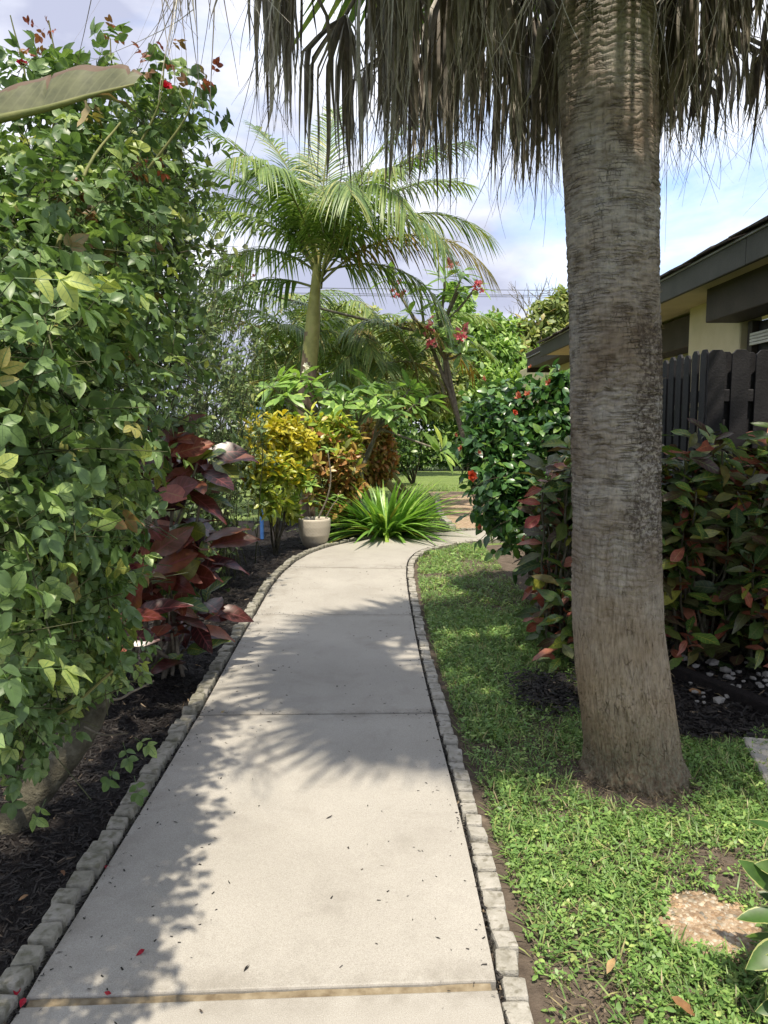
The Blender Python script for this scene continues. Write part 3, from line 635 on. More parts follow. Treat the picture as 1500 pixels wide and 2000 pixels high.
put_stuff('lawn_grass', blade_tp, gp, 0.035 + 0.04 * rng.random(len(gp)), M['grass'], 0.5, 'short green grass growing between the path and the palm', 'grass')
def straw_pts(n):
    x = rng.uniform(0.33, 2.0, n); y = rng.uniform(1.4, 6.5, n); k = (rng.random(n) > lawn_density(x, y) * 1.3) & (np.hypot(x - 0.99, y - 2.18) > 0.16) & ~((x > 1.2) & (y > 3.6))
    re = np.interp(y, RE[:126, 1], RE[:126, 0]); k &= x > re + 0.12
    return np.stack([x[k], y[k], np.full(k.sum(), -0.035) + rng.uniform(-0.005, 0.012, k.sum())], 1)
o = scatter_slivers('dry_straw', straw_pts(16000), 0.034, 0.0016, M['straw'], 0.15); o['label'] = 'dry straw and dead grass on the bare soil by the lawn edge'; o['category'] = 'straw'
o = scatter_slivers('soil_crumbs', straw_pts(26000), 0.009, 0.006, M['crumb'], 0.5); o['label'] = 'crumbly brown soil showing in the thin spots of the lawn'; o['category'] = 'soil'
fx = rng.uniform(0.3, 7.5, 26000); fy = 10.9 + 9 * rng.random(26000) ** 1.2
k = ~((fx > 0.98) & (fy < 17.5)) ; k2 = (fx < 1.0) & (fy < 17.6) | (fy > 17.6)
fp = np.stack([fx, fy, np.full(len(fx), -0.055)], 1)[k & k2]
put_stuff('far_grass', blade_tp, fp, 0.06 + 0.05 * rng.random(len(fp)), M['grass'], 0.5, 'sunlit grass beyond the bend beside the pebble walk', 'grass')

# ================================================================== THE BIG FAN PALM
def palm_trunk_mat():
    m, N, L, b = newmat('palm_trunk')
    geo = N.new('ShaderNodeNewGeometry'); sp = N.new('ShaderNodeSeparateXYZ'); L.new(geo.outputs['Position'], sp.inputs[0])
    mp = N.new('ShaderNodeMapping'); mp.inputs['Scale'].default_value = (1, 1, 0.22); L.new(geo.outputs['Position'], mp.inputs['Vector'])
    mr = N.new('ShaderNodeMapping'); mr.inputs['Scale'].default_value = (0.25, 0.25, 1.0); L.new(geo.outputs['Position'], mr.inputs['Vector'])
    n1 = noise(N, L, 3.2, 5, 0.6, geo.outputs['Position']); r1 = ramp(N, [(0.32, (0.15, 0.115, 0.085)), (0.5, (0.225, 0.195, 0.165)), (0.68, (0.28, 0.265, 0.245))]); L.new(n1.outputs['Fac'], r1.inputs['Fac'])
    col = r1.outputs['Color']
    n2 = noise(N, L, 75, 6, 0.7, mp.outputs[0]); r2 = ramp(N, [(0.32, (0.55, 0.52, 0.5)), (0.48, (1, 1, 1)), (0.68, (1.4, 1.36, 1.28))]); L.new(n2.outputs['Fac'], r2.inputs['Fac'])
    hi = mth(N, L, 'SMOOTH_MIN', 1.0, mth(N, L, 'MAXIMUM', mth(N, L, 'MULTIPLY', mth(N, L, 'SUBTRACT', sp.outputs[2], 0.5), 1.2), 0.0), 0.2)
    col = mixc(N, L, 1.0, col, mixc(N, L, mth(N, L, 'MULTIPLY', hi, 0.75), r2.outputs['Color'], (1, 1, 1)), 'MULTIPLY')
    n3 = noise(N, L, 60, 4, 0.6, mr.outputs[0]); r3 = ramp(N, [(0.35, (0.62, 0.58, 0.52)), (0.5, (1, 1, 1)), (0.66, (1.3, 1.27, 1.2))]); L.new(n3.outputs['Fac'], r3.inputs['Fac'])
    hi = mth(N, L, 'SMOOTH_MIN', 1.0, mth(N, L, 'MAXIMUM', mth(N, L, 'MULTIPLY', mth(N, L, 'SUBTRACT', sp.outputs[2], 0.5), 1.2), 0.0), 0.2)
    col = mixc(N, L, hi, col, mixc(N, L, 1.0, col, r3.outputs['Color'], 'MULTIPLY'))
    # tan fibrous foot, green lichen and black mould patches
    lo = ramp(N, [(0.1, (1, 1, 1)), (1.0, (0, 0, 0))]); L.new(mth(N, L, 'ADD', sp.outputs[2], mth(N, L, 'MULTIPLY', mth(N, L, 'SUBTRACT', n2.outputs['Fac'], 0.5), 1.0)), lo.inputs['Fac'])
    col = mixc(N, L, mth(N, L, 'MULTIPLY', lo.outputs['Color'], 0.65), col, mixc(N, L, 1.0, (0.30, 0.215, 0.125), r2.outputs['Color'], 'MULTIPLY'))
    n4 = noise(N, L, 5.5, 6, 0.7, geo.outputs['Position'], 0.5); r4 = ramp(N, [(0.57, (0, 0, 0)), (0.66, (1, 1, 1))]); L.new(n4.outputs['Fac'], r4.inputs['Fac'])
    n5 = noise(N, L, 60, 4, 0.7, geo.outputs['Position']); r5 = ramp(N, [(0.42, (0, 0, 0)), (0.56, (1, 1, 1))]); L.new(n5.outputs['Fac'], r5.inputs['Fac'])
    side = ramp(N, [(0.46, (0, 0, 0)), (0.54, (1, 1, 1))])
    L.new(mth(N, L, 'ADD', mth(N, L, 'MULTIPLY', mth(N, L, 'SUBTRACT', sp.outputs[0], 0.93), 2.0), mth(N, L, 'MULTIPLY', n4.outputs['Fac'], 0.8)), side.inputs['Fac'])
    mo = mth(N, L, 'MULTIPLY', mth(N, L, 'MULTIPLY', side.outputs['Color'], r5.outputs['Color']), 0.8)
    zz = ramp(N, [(0.20, (0, 0, 0)), (0.26, (1, 1, 1)), (0.46, (1, 1, 1)), (0.5, (0, 0, 0))]); L.new(mth(N, L, 'MULTIPLY', sp.outputs[2], 0.25), zz.inputs['Fac'])
    col = mixc(N, L, mth(N, L, 'MULTIPLY', mo, zz.outputs['Color']), col, (0.045, 0.032, 0.024))
    foot = ramp(N, [(0.06, (1, 1, 1)), (0.30, (0, 0, 0))]); L.new(mth(N, L, 'ADD', sp.outputs[2], mth(N, L, 'MULTIPLY', mth(N, L, 'SUBTRACT', n4.outputs['Fac'], 0.5), 0.5)), foot.inputs['Fac'])
    col = mixc(N, L, mth(N, L, 'MULTIPLY', foot.outputs['Color'], 0.6), col, mixc(N, L, r5.outputs['Color'], (0.065, 0.045, 0.032), (0.125, 0.135, 0.095)))
    L.new(col, b.inputs['Base Color']); b.inputs['Roughness'].default_value = 0.9; b.inputs['Specular IOR Level'].default_value = 0.2
    uv = N.new('ShaderNodeUVMap'); wn_ = noise(N, L, 9, 3, 0.6, uv.outputs[0]); wv = N.new('ShaderNodeVectorMath'); wv.operation = 'MULTIPLY_ADD'
    L.new(wn_.outputs['Color'], wv.inputs[0]); wv.inputs[1].default_value = (0.03, 0.03, 0); L.new(uv.outputs[0], wv.inputs[2])
    def checks(sx, sy, w, keep):
        ms = N.new('ShaderNodeMapping'); ms.inputs['Scale'].default_value = (sx, sy, 1); L.new(wv.outputs[0], ms.inputs['Vector'])
        vo = N.new('ShaderNodeTexVoronoi'); vo.feature = 'DISTANCE_TO_EDGE'; vo.inputs['Scale'].default_value = 1.0; L.new(ms.outputs[0], vo.inputs['Vector'])
        rr_ = ramp(N, [(0.0, (1, 1, 1)), (w, (0, 0, 0))]); L.new(vo.outputs['Distance'], rr_.inputs['Fac'])
        kn = noise(N, L, 11, 3, 0.6, uv.outputs[0]); kr = ramp(N, [(keep, (0, 0, 0)), (keep + 0.1, (1, 1, 1))]); L.new(kn.outputs['Fac'], kr.inputs['Fac'])
        return mth(N, L, 'MULTIPLY', rr_.outputs['Color'], kr.outputs['Color'])
    vert = checks(44, 11, 0.05, 0.54); horz = checks(4, 60, 0.09, 0.46)
    horz = mth(N, L, 'MULTIPLY', horz, hi)
    cr = mth(N, L, 'MAXIMUM', vert, horz)
    col = mixc(N, L, mth(N, L, 'MULTIPLY', cr, 0.38), col, (0.06, 0.045, 0.032))
    L.new(col, b.inputs['Base Color'])
    nb = noise(N, L, 190, 5, 0.7, mp.outputs[0]); hgt = mth(N, L, 'SUBTRACT', mth(N, L, 'MULTIPLY', nb.outputs['Fac'], 0.5), cr)
    bp = N.new('ShaderNodeBump'); bp.inputs['Strength'].default_value = 0.9; bp.inputs['Distance'].default_value = 0.006
    L.new(hgt, bp.inputs['Height']); L.new(bp.outputs[0], b.inputs['Normal'])
    return m
M['palm_trunk'] = palm_trunk_mat()
PY = 3.22
prof = [(1560, 1240, 98), (1500, 1237, 98), (1450, 1233, 97), (1380, 1224, 95), (1300, 1214, 93.5), (1220, 1206, 90), (1120, 1204, 88.5), (1000, 1203, 88.5), (850, 1202, 89), (700, 1201, 90), (520, 1197, 91.5), (350, 1192, 93.5), (150, 1186, 97), (-30, 1181, 99)]
pz, pxx, prr = [], [], []
for y, x, hw in prof:
    q = P(x, y, PY); zc = q.y * math.cos(PITCH) - (q.z - CAM_H) * math.sin(PITCH)
    pz.append(q.z); pxx.append(q.x); prr.append(hw * 0.955 / F0 * zc)
pz[0] = -0.06; pz.append(5.0); pxx.append(pxx[-1] - 0.03); prr.append(prr[-1] * 1.05)
palm = thing('fan_palm', 'tall fan palm with grey ringed trunk and skirt of dead hanging fronds', 'palm tree', (pxx[0], PY, -0.06))
thf = np.linspace(math.pi * 0.95, math.pi * 2.05, 250); thb = np.linspace(math.pi * 2.05, math.pi * 2.95, 52)[1:-1]
ths = np.concatenate([thf, thb]); ths = np.roll(ths, 25); nth = len(ths); zs = np.concatenate([np.linspace(-0.06, 3.15, 740), np.linspace(3.17, 5.0, 30)])
TH, ZZ = np.meshgrid(ths, zs)
rad = np.interp(ZZ, pz, prr)
ct, st = np.cos(TH) * 5 + 40, np.sin(TH) * 5 + 40
upz = np.clip((ZZ - 0.45) / 0.5, 0, 1)
ang = TH / (2 * math.pi)
wob = fbm(ct * 0.7, ZZ * 2.2 + st * 0.7, 3, 3) * 0.05 + 0.004 * np.sin(TH * 2 + ZZ * 5) + 0.004 * fbm(ct * 4, ZZ * 12 + st * 4, 14, 2)
ph = (ZZ + wob) / 0.027 + 1.6 * fbm(ZZ * 1.7 + 3, ct * 0.2 + 3, 21, 2); fr = ph - np.floor(ph)
ringno = np.floor(ph)
amp = np.clip(2.6 * (fbm(ringno * 0.77 + 5, st * 0.9 + ringno * 0.3, 71, 3) - 0.26), 0.12, 1)
ring = -np.exp(-((fr - 0.5) / 0.13) ** 2) * 0.0072 * amp + (vnoise(ringno * 3.1, ct * 1.2, 15) - 0.5) * 0.005
col_ = ang * 84 + fbm(ct * 3.4, ZZ * 7 + st, 44, 4) * 7
cf = np.abs((col_ - np.floor(col_)) - 0.5) * 2
patch = np.clip((fbm(ct * 2.6, ZZ * 7 + st, 52, 3) - 0.44) * 8, 0, 1)
low = 1 - np.clip((ZZ - 0.30) / 0.25, 0, 1)
crack = -np.clip((cf - 0.82) / 0.18, 0, 1) * (0.0075 * patch * upz + 0.010 * low * np.clip(patch + 0.5, 0, 1))
fib = (vnoise(ang * 420, ZZ * 38 + ct, 61) - 0.5) * 0.0045 * (1 - 0.5 * upz) + (fbm(ct * 6, ZZ * 22 + st * 6, 63, 3) - 0.45) * 0.006 + (fbm(ct * 1.2, ZZ * 2.5, 64, 3) - 0.45) * 0.018
foot = np.where(ZZ < 0.06, (0.03 * fbm(ct * 3, ZZ * 20, 88, 3)) * (0.06 - ZZ) / 0.06, 0)
rad = rad + ring * upz + crack + fib + foot
X = np.interp(ZZ, pz, pxx) + rad * np.cos(TH); Yv = PY + rad * np.sin(TH)
V = np.stack([X, Yv, ZZ], -1).reshape(-1, 3) - np.array(palm.location)
i = np.arange(len(zs) - 1)[:, None] * nth; j = np.arange(nth)[None]; k = (j + 1) % nth
Fq = np.stack([i + j, i + k, i + nth + k, i + nth + j], -1).reshape(-1, 4)
uvt = np.stack([np.cos(TH) * 0.0 + TH * 0.185, ZZ], -1).reshape(-1, 2)
link('trunk', mkmesh('trunk', V, Fq, uvt, None, True, M['palm_trunk']), palm)
# loose fibres at the foot
fa = Acc()
for _ in range(420):
    th = random.uniform(math.pi, 2 * math.pi); z = random.choice([random.uniform(0, 0.12), random.uniform(0.1, 0.9), random.uniform(0.1, 2.2)]); r_ = float(np.interp(z, pz, prr)) + 0.001; x0 = float(np.interp(z, pz, pxx))
    p = np.array([x0 + r_ * math.cos(th), PY + r_ * math.sin(th), z]); o_ = np.array([math.cos(th), math.sin(th), 0])
    e = p + o_ * random.uniform(0.003, 0.013) + np.array([0, 0, random.uniform(-0.03, 0.02)]) + rng.normal(0, 0.006, 3)
    V, F, U = tube([p - o_ * 0.004, (p + e) / 2 + o_ * 0.002, e], [0.0011, 0.0009, 0.0004], 3); fa.add(V, F, U, random.random())
o = link('bark_fibres', fa.mesh('bark_fibres', M['straw'], True, palm.location), palm, None, 'stuff')

PC = np.array([pxx[-2], PY, 0.0])     # crown axis
def hanging_frond(az, r, zt, zb, n=40, fan=0.16, lean=0.0, seed=0, wide=1.0):
    """one dead fan frond: bent stalk and strips that hang from its end"""
    g = np.random.default_rng(seed); a = Acc()
    o_ = np.array([math.cos(az), math.sin(az), 0]); s_ = np.array([-math.sin(az), math.cos(az), 0])
    root_ = PC + o_ * 0.17 + np.array([0, 0, zt + 0.25 + 0.35 * g.random()]); hub = PC + o_ * r + np.array([0, 0, zt])
    st = curve(root_, PC + o_ * r * 0.75 + np.array([0, 0, zt + 0.42]), hub, 8)
    V, F, U = tube(st, np.linspace(0.018, 0.009, 8), 5); a.add(V, F, U, 0.3)
    m = 11; t = np.linspace(0, 1, m)
    for k in range(n):
        fx = g.uniform(-1, 1); L = (zt - zb) * g.uniform(0.72, 1.12) * (1 - 0.10 * fx * fx)
        sd = s_ * fx * fan * g.uniform(0.8, 1.25) + o_ * (g.normal(0.02, 0.06) + lean)
        st_ = np.minimum(1, t * 3.2) ** 0.8
        w1, w2 = g.normal(0, 0.010, 2); k1, k2 = g.uniform(3, 9, 2)
        pts = hub + sd * st_[:, None] + s_ * fx * 0.05 * t[:, None] + np.array([0, 0, -1]) * (L * t)[:, None] + s_ * (w1 * np.sin(k1 * t) * t)[:, None] + o_ * (w2 * np.sin(k2 * t + 1) * t)[:, None]
        curlv = g.normal(0, 0.05, 2) * (g.random() < 0.35); pts += (s_ * curlv[0] + o_ * curlv[1]) * (np.clip(t - 0.7, 0, 1) ** 2 * 9)[:, None]
        w0 = g.uniform(0.009, 0.023) * wide; split = g.uniform(0.55, 0.8)
        w = np.where(t < split, w0 * (1 - 0.45 * t / split), w0 * 0.55 * (1 - (t - split) / (1.02 - split)) ** 1.3); w = np.maximum(w, 0.0009); w[0] *= 0.5
        fa_ = g.uniform(0, 3.14); tw = g.normal(0, 0.8)
        wdt = np.array([s_ * math.cos(fa_ + tw * q) + o_ * math.sin(fa_ + tw * q) for q in t]); fo = np.cross(wdt, [0, 0, 1])
        Vv = np.stack([pts - wdt * w[:, None] + fo * w[:, None] * 0.45, pts, pts + wdt * w[:, None] + fo * w[:, None] * 0.45], 1).reshape(-1, 3)
        i = np.arange(m - 1)[:, None] * 3; j = np.arange(2)[None]; rv = g.random()
        a.add(Vv, np.stack([i + j, i + j + 1, i + j + 4, i + j + 3], -1).reshape(-1, 4), None, rv)
        for _ in range(int(g.random() < 0.75) + int(g.random() < 0.2)):      # threads torn off the strip
            k0 = g.integers(5, 9); m2 = 7; t2 = np.linspace(0, 1, m2); l2 = g.uniform(0.18, 0.45); dv = (s_ * g.normal(0, 0.09) + o_ * g.normal(0.02, 0.09))
            cv = g.normal(0, 0.05)
            c2 = pts[k0] + np.array([0, 0, -1]) * (l2 * t2)[:, None] + dv * (t2 ** 1.2)[:, None] + s_ * (cv * t2 ** 3)[:, None]
            w2 = np.linspace(0.0022, 0.0006, m2)[:, None]; d2 = s_ * math.cos(fa_) + o_ * math.sin(fa_)
            i2 = np.arange(m2 - 1)[:, None] * 2; a.add(np.stack([c2 - d2 * w2, c2 + d2 * w2], 1).reshape(-1, 3), np.concatenate([i2, i2 + 1, i2 + 3, i2 + 2], 1), None, rv)
    return a
fid = 0
def skirt(az_deg, r, zt, zb, n=40, fan=0.16, lean=0.0, wide=1.0):
    global fid
    a = hanging_frond(R(az_deg), r, zt, zb + 0.15, int(n * 0.82), fan, lean, 100 + fid, wide); fid += 1
    link('dead_frond', a.mesh('dead_frond', M['dead'], True, palm.location), palm)
def zfit(az, r, z):      # strips hanging in front of the trunk end higher
    f = max(0.0, -math.sin(R(az))) * r
    return z + 0.36 * f
for k in range(13):
    az = k * 27.7 + rng.normal(0, 5); r_ = rng.uniform(0.42, 0.58); skirt(az, r_, rng.uniform(3.25, 3.5), zfit(az, r_, rng.uniform(2.5, 2.9)), 46, 0.17)
for k in range(20):
    az = k * 18 + 5 + rng.normal(0, 4); r_ = rng.uniform(0.78, 1.0); skirt(az, r_, rng.uniform(3.3, 3.55), zfit(az, r_, rng.uniform(2.4, 2.82)), 46, 0.2)
for k in range(22):
    az = k * 16.4 + rng.normal(0, 4); r_ = rng.uniform(1.08, 1.26); skirt(az, r_, rng.uniform(3.3, 3.5), zfit(az, r_, rng.uniform(2.45, 2.85)), 38, 0.19, 0.04)
for az, r, zb in ((216, 1.66, 2.36), (221, 1.74, 2.40), (212, 1.60, 2.46)): skirt(az, r, 3.0, zb, 16, 0.14, 0.03, 0.45)
# green fans above
fan_tp = []
for q in range(34):
    az = q * 137.5; el = R(-12 + 52 * ((q * 7) % 34) / 34); az = R(az)
    a = Acc(); o_ = np.array([math.cos(az) * math.cos(el), math.sin(az) * math.cos(el), math.sin(el)]); s_ = np.array([-math.sin(az), math.cos(az), 0]); u_ = np.cross(s_, o_) * -1
    root_ = PC + np.array([0, 0, 4.02 + 0.35 * (q / 34)]); hub = root_ + o_ * rng.uniform(0.8, 1.15) - np.array([0, 0, 0.12])
    V, F, U = tube(curve(root_, (root_ + hub) / 2 + np.array([0, 0, 0.1]), hub, 6), np.linspace(0.022, 0.012, 6), 5); a.add(V, F, U, 0.2)
    for k in range(38):
        f = (k / 37 - 0.5) * 2.9; d = o_ * math.cos(f) + s_ * math.sin(f); L = rng.uniform(0.7, 0.95) * (0.8 + 0.2 * math.cos(f))
        tp = leaf_tpl(L, 0.055, 7, 0.45, 0.35, rng.uniform(0.25, 0.6)); V, F, U, rr = batch(tp, hub[None], d[None], np.array([[0.05, 0, 1.0]]), np.array([1.0]), np.array([rng.random()])); a.add(V, F, U, rr)
    link('green_frond', a.mesh('green_frond', M['palm_leaf'], True, palm.location), palm)

# ================================================================== LEFT: ROSE BUSH
rose_base = Vector((-1.40, 2.80, -0.05))
rose = thing('rose_bush', 'big sprawling green rose bush with leaning mossy trunk left of the path', 'rose bush', rose_base)
ta = Acc()
V, F, U = tube(spline([(-1.42, 2.74, -0.08), (-1.34, 2.78, 0.05), (-1.25, 2.84, 0.16), (-1.16, 2.92, 0.30), (-1.13, 3.0, 0.48), (-1.2, 3.02, 0.8), (-1.25, 2.95, 1.2), (-1.2, 2.8, 1.6)], 5), np.concatenate([np.linspace(0.068, 0.052, 16), np.linspace(0.05, 0.018, 20)]), 12)
V = V + (0.012 * (fbm(V[:, 0] * 30 + 90, V[:, 2] * 30 + V[:, 1] * 25 + 90, 5, 3) - 0.45))[:, None] * nrmz(V - np.array([-1.25, 2.9, 0.3])); ta.add(V, F, U)
link('trunk', ta.mesh('trunk', M['bark'], True, rose_base), rose)
def cane(name, pts, r0, r1, mat, parent, n=6):
    c = spline(pts, 5); V, F, U = tube(c, np.linspace(r0, r1, len(c)), n); a = Acc(); a.add(V, F, U)
    return link(name, a.mesh(name, mat, True, parent.location), parent)
cp = lambda *q: [P(*w) for w in q]
cane('cane', [(-1.4, 2.75, 0.0)] + cp((30, 1290, 2.3), (0, 1000, 2.2)), 0.016, 0.010, M['bark'], rose)
cane('cane', cp((130, 1160, 2.1), (100, 1030, 2.05), (60, 960, 2.0), (15, 860, 1.9)), 0.009, 0.015, M['bark'], rose)
cane('cane', cp((0, 1345, 2.2), (60, 1320, 2.15), (110, 1290, 2.1), (140, 1220, 2.0)), 0.009, 0.004, M['cane'], rose)
cane('cane', cp((-30, 1480, 2.3), (50, 1420, 2.3), (130, 1385, 2.2), (220, 1310, 2.2)), 0.010, 0.004, M['cane'], rose)
cane('cane', cp((20, 700, 2.0), (90, 540, 2.0), (170, 330, 2.2), (235, 240, 2.4)), 0.008, 0.003, M['cane'], rose)
cane('cane', cp((110, 720, 1.9), (145, 660, 1.9), (180, 560, 1.9)), 0.007, 0.005, M['cane'], rose)
cane('cane', cp((60, 720, 1.9), (120, 690, 1.9), (172, 622, 1.9)), 0.007, 0.006, M['cane'], rose)
cane('cane', cp((140, 760, 2.2), (142, 600, 2.2), (140, 420, 2.2), (134, 340, 2.2)), 0.005, 0.003, M['cane'], rose)
cane('cane', cp((80, 1310, 2.9), (210, 1365, 2.9), (260, 1350, 3.0), (300, 1330, 3.1)), 0.006, 0.004, M['greytwig'], rose)
for e in ((95, 40), (215, 75), (322, 118), (60, 60), (150, 110), (385, 160), (20, 30)):
    q0 = P(e[0] * 0.7 + 20, 330, 2.6); cane('cane', [q0, (q0 + P(*e, 2.6)) / 2 + Vector((0.04, 0, 0.02)), P(*e, 2.6)], 0.005, 0.002, M['cane'], rose, 5)
rose_cl = []
def rc(px, py, Y, r, n): rose_cl.append((np.array(P(px, py, Y)), np.array(r), n))
for px, py, Y, rr, n in ((200, 1200, 2.4, .08, 12), (210, 1120, 2.4, .08, 10), (185, 1290, 2.4, .08, 12), (225, 1000, 2.4, .07, 10), (30, 410, 2.2, .18, 30), (110, 380, 2.4, .19, 30), (180, 360, 2.6, .20, 28), (255, 340, 2.9, .18, 24), (-40, 500, 1.9, .24, 50), (60, 500, 2.1, .28, 70), (170, 470, 2.5, .28, 64),
                          (20, 680, 1.9, .26, 70), (120, 700, 2.05, .26, 74), (190, 640, 2.5, .26, 60), (60, 850, 1.95, .25, 74), (130, 870, 2.1, .20, 70), (175, 900, 2.2, .12, 30), (0, 1000, 1.9, .25, 70),
                          (85, 1030, 2.1, .20, 70), (150, 1060, 2.3, .10, 20), (30, 1170, 2.0, .20, 60), (95, 1190, 2.15, .16, 36), (50, 1265, 2.1, .13, 30), (140, 1285, 2.3, .09, 16), (0, 1340, 2.0, .10, 18), (60, 1390, 2.25, .08, 13), (15, 1455, 2.2, .08, 11), (125, 1370, 2.35, .06, 8), (-60, 700, 1.5, .3, 60), (-60, 1000, 1.5, .3, 60), (-100, 560, 1.5, .22, 40)):
    rc(px, py, Y, (rr, rr * 1.1, rr), int(n * 1.05))
# unseen clumps added beside and behind the camera to shade the path
for c, r, n in (((-0.76, 1.05, 1.2), (.2, .35, .45), 60), ((-0.9, 0.45, 1.1), (.25, .4, .45), 50), ((-1.35, 0.9, 1.3), (.4, .5, .5), 60)):
    rose_cl.append((np.array(c), np.array(r), n))
po, di, no, tw = twigs(rose_cl, 0.22, 4, 0.25, 0.6, 2.0, 0.75, 1.0, 0.2)
rtp = [compound_tpl(s) for s in range(5)]
# leave the view of the lens free and nothing through the path
ok = (np.linalg.norm(po - np.array([0, 0, CAM_H]), axis=1) > 0.7) & (po[:, 2] > 0.02) & ~((po[:, 0] > -0.54) & (po[:, 1] < 2.6))
po, di, no = po[ok], di[ok], no[ok]
foliage(rose, rtp, M['rose_leaf'], po, di, no, 0.068 + 0.042 * rng.random(len(po)), nind=300, cell=18)
# drooping spray over the blocks, sprays at the right, young red shoots against the sky
sp_p, sp_d = [], []
for px, py, Y, dx, dz in ((240, 1450, 2.55, .3, -.6), (262, 1440, 2.5, .7, -.3), (228, 1490, 2.5, -.3, -.8), (262, 1515, 2.5, .3, -.9), (255, 1300, 2.6, .6, -.3), (225, 1290, 2.5, .2, -.7), (245, 1130, 2.4, .8, .2), (236, 1180, 2.4, .6, -.5), (245, 890, 2.3, .8, .1), (252, 950, 2.3, .9, -.3), (90, 1560, 2.2, -.4, -.9), (20, 1530, 2.2, .2, -.7), (300, 830, 2.8, .7, 0.2)):
    sp_p.append(P(px, py, Y)); sp_d.append((dx, -0.3, dz))
n_ = len(sp_p); foliage(rose, rtp, M['rose_leaf'], np.array(sp_p), np.array(sp_d), np.tile([0.1, -0.6, 0.8], (n_, 1)), np.full(n_, 0.10), nind=40)
cane('cane', cp((165, 1420, 2.6), (200, 1435, 2.55), (250, 1432, 2.5)), 0.004, 0.002, M['greytwig'], rose, 5)
cl = [(np.array(P(px, py, Y)), np.array((0.05, 0.05, 0.06)), n) for px, py, Y, n in ((100, 45, 2.6, 1), (60, 90, 2.6, 1), (215, 90, 2.6, 1), (322, 130, 2.6, 1), (385, 160, 2.6, 1), (275, 160, 2.7, 1), (150, 400, 2.2, 2), (145, 470, 2.2, 2), (160, 600, 2.0, 2), (270, 320, 2.6, 2))]
po, di, no, tw2 = twigs(cl, 0.10, 4, 0.9, 0.4, 2, 0.6, 0.8, 0)
foliage(rose, rtp, M['rose_new'], po, di, no, 0.042 + 0.022 * rng.random(len(po)), name='young_leaf', nind=90)
cl = [(np.array(P(px, py, Y)), np.array((0.10, 0.10, 0.09)), n) for px, py, Y, n in ((60, 210, 2.5, 9), (120, 240, 2.5, 10), (200, 215, 2.6, 7), (290, 195, 2.7, 9), (340, 220, 2.9, 10), (25, 140, 2.4, 4), (100, 110, 2.6, 2), (230, 130, 2.6, 2))]
po, di, no, tw2 = twigs(cl, 0.16, 4, 0.9, 0.4, 2, 0.6, 0.9, 0)
foliage(rose, rtp, M['rose_leaf'], po, di, no, 0.08 + 0.03 * rng.random(len(po)), nind=80)
a = Acc(); twig_mesh(a, tw, 0.002); twig_mesh(a, tw2, 0.0016); branch_net(a, np.array(rose_base) + [0.2, 0.15, 0.35], [c for c, _, _ in rose_cl[:31]], .008, 9, .3, 5); link('twigs', a.mesh('twigs', M['twig_green'], True, rose_base), rose, None, 'stuff')
fl = [mkmesh('flower', *whorl_flower(7, s, 0.55, 0.8, 3), None, True, M['petal_red']) for s in (1, 2)]
for px, py, Y, s in ((322, 172, 2.7, .028), (42, 128, 2.5, .022)):
    o = link('flower', fl[0], rose, P(px, py, Y) - rose_base); o.scale = (s, s, s); o.rotation_euler = (0.9, 0.2, 0.4)

# a finer shrub behind it, sky showing through
sb = Vector((-1.62, 4.35, -0.05))
shrub = thing('tall_shrub', 'tall fine leaved dark green shrub behind the rose bush with sky showing through', 'shrub', sb)
cl = []
for px, py, Y, rr, n in ((270, 330, 3.9, .28, 56), (315, 310, 4.2, .20, 34), (345, 390, 4.4, .19, 26), (245, 450, 3.7, .28, 54), (310, 450, 4.1, .24, 44), (365, 480, 4.4, .17, 18), (250, 580, 3.7, .28, 44), (310, 570, 4.1, .24, 34), (365, 600, 4.6, .2, 16), (270, 690, 3.8, .28, 34), (340, 690, 4.4, .25, 18), (255, 790, 3.8, .2, 20), (330, 800, 4.4, .22, 14), (290, 240, 4.0, .15, 16), (230, 380, 3.4, .25, 40)):
    cl.append((np.array(P(px, py, Y)), np.array((rr, rr * 1.2, rr)), n))
po, di, no, tw = twigs(cl, 0.26, 8, 0.5, 0.6, 1.8, 0.6, 1.0, 0.1)
stp = [leaf_tpl(1, 0.46, 4, 0.42, 0.25, d_, t_) for d_, t_ in ((.1, .2), (.3, -.3), (.2, .5))]
foliage(shrub, stp, M['small_leaf'], po, di, no, 0.055 + 0.03 * rng.random(len(po)), nind=300, cell=20)
a = Acc(); twig_mesh(a, tw, 0.0028); branch_net(a, sb, [c for c, _, _ in cl], 0.016); link('branches', a.mesh('branches', M['darktwig'], True, sb), shrub)

# banana leaf over the bush
ban_loc = Vector((-2.25, 2.35, -0.05))
ban = thing('banana_plant', 'big ribbed banana leaf poking out over the top of the rose bush', 'banana plant', ban_loc)
cane('stem', [ban_loc, (-2.2, 2.35, 1.2), (-1.95, 2.35, 2.15)], 0.07, 0.03, M['trunk_green'], ban, 10)
q = [P(-160, 268, 1.75), P(0, 232, 1.75), P(90, 212, 1.75), P(180, 186, 1.75), P(262, 165, 1.75)]
cane('midrib', [(-1.95, 2.35, 2.15)] + q, 0.014, 0.002, M['cane'], ban)
c = spline([np.array(w) for w in q], 14); m = len(c); t = np.linspace(0, 1, m)
wu = 0.15 * np.sin(math.pi * np.clip(t * 0.93 + 0.04, 0, 1)) ** 0.55 * (1 + 0.015 * np.sin(t * 23)); wu *= np.where(np.abs(t - 0.46) < 0.012, 0.5, 1); wu *= np.where(np.abs(t - 0.93) < 0.01, 0.7, 1)
rows = 7; V = []
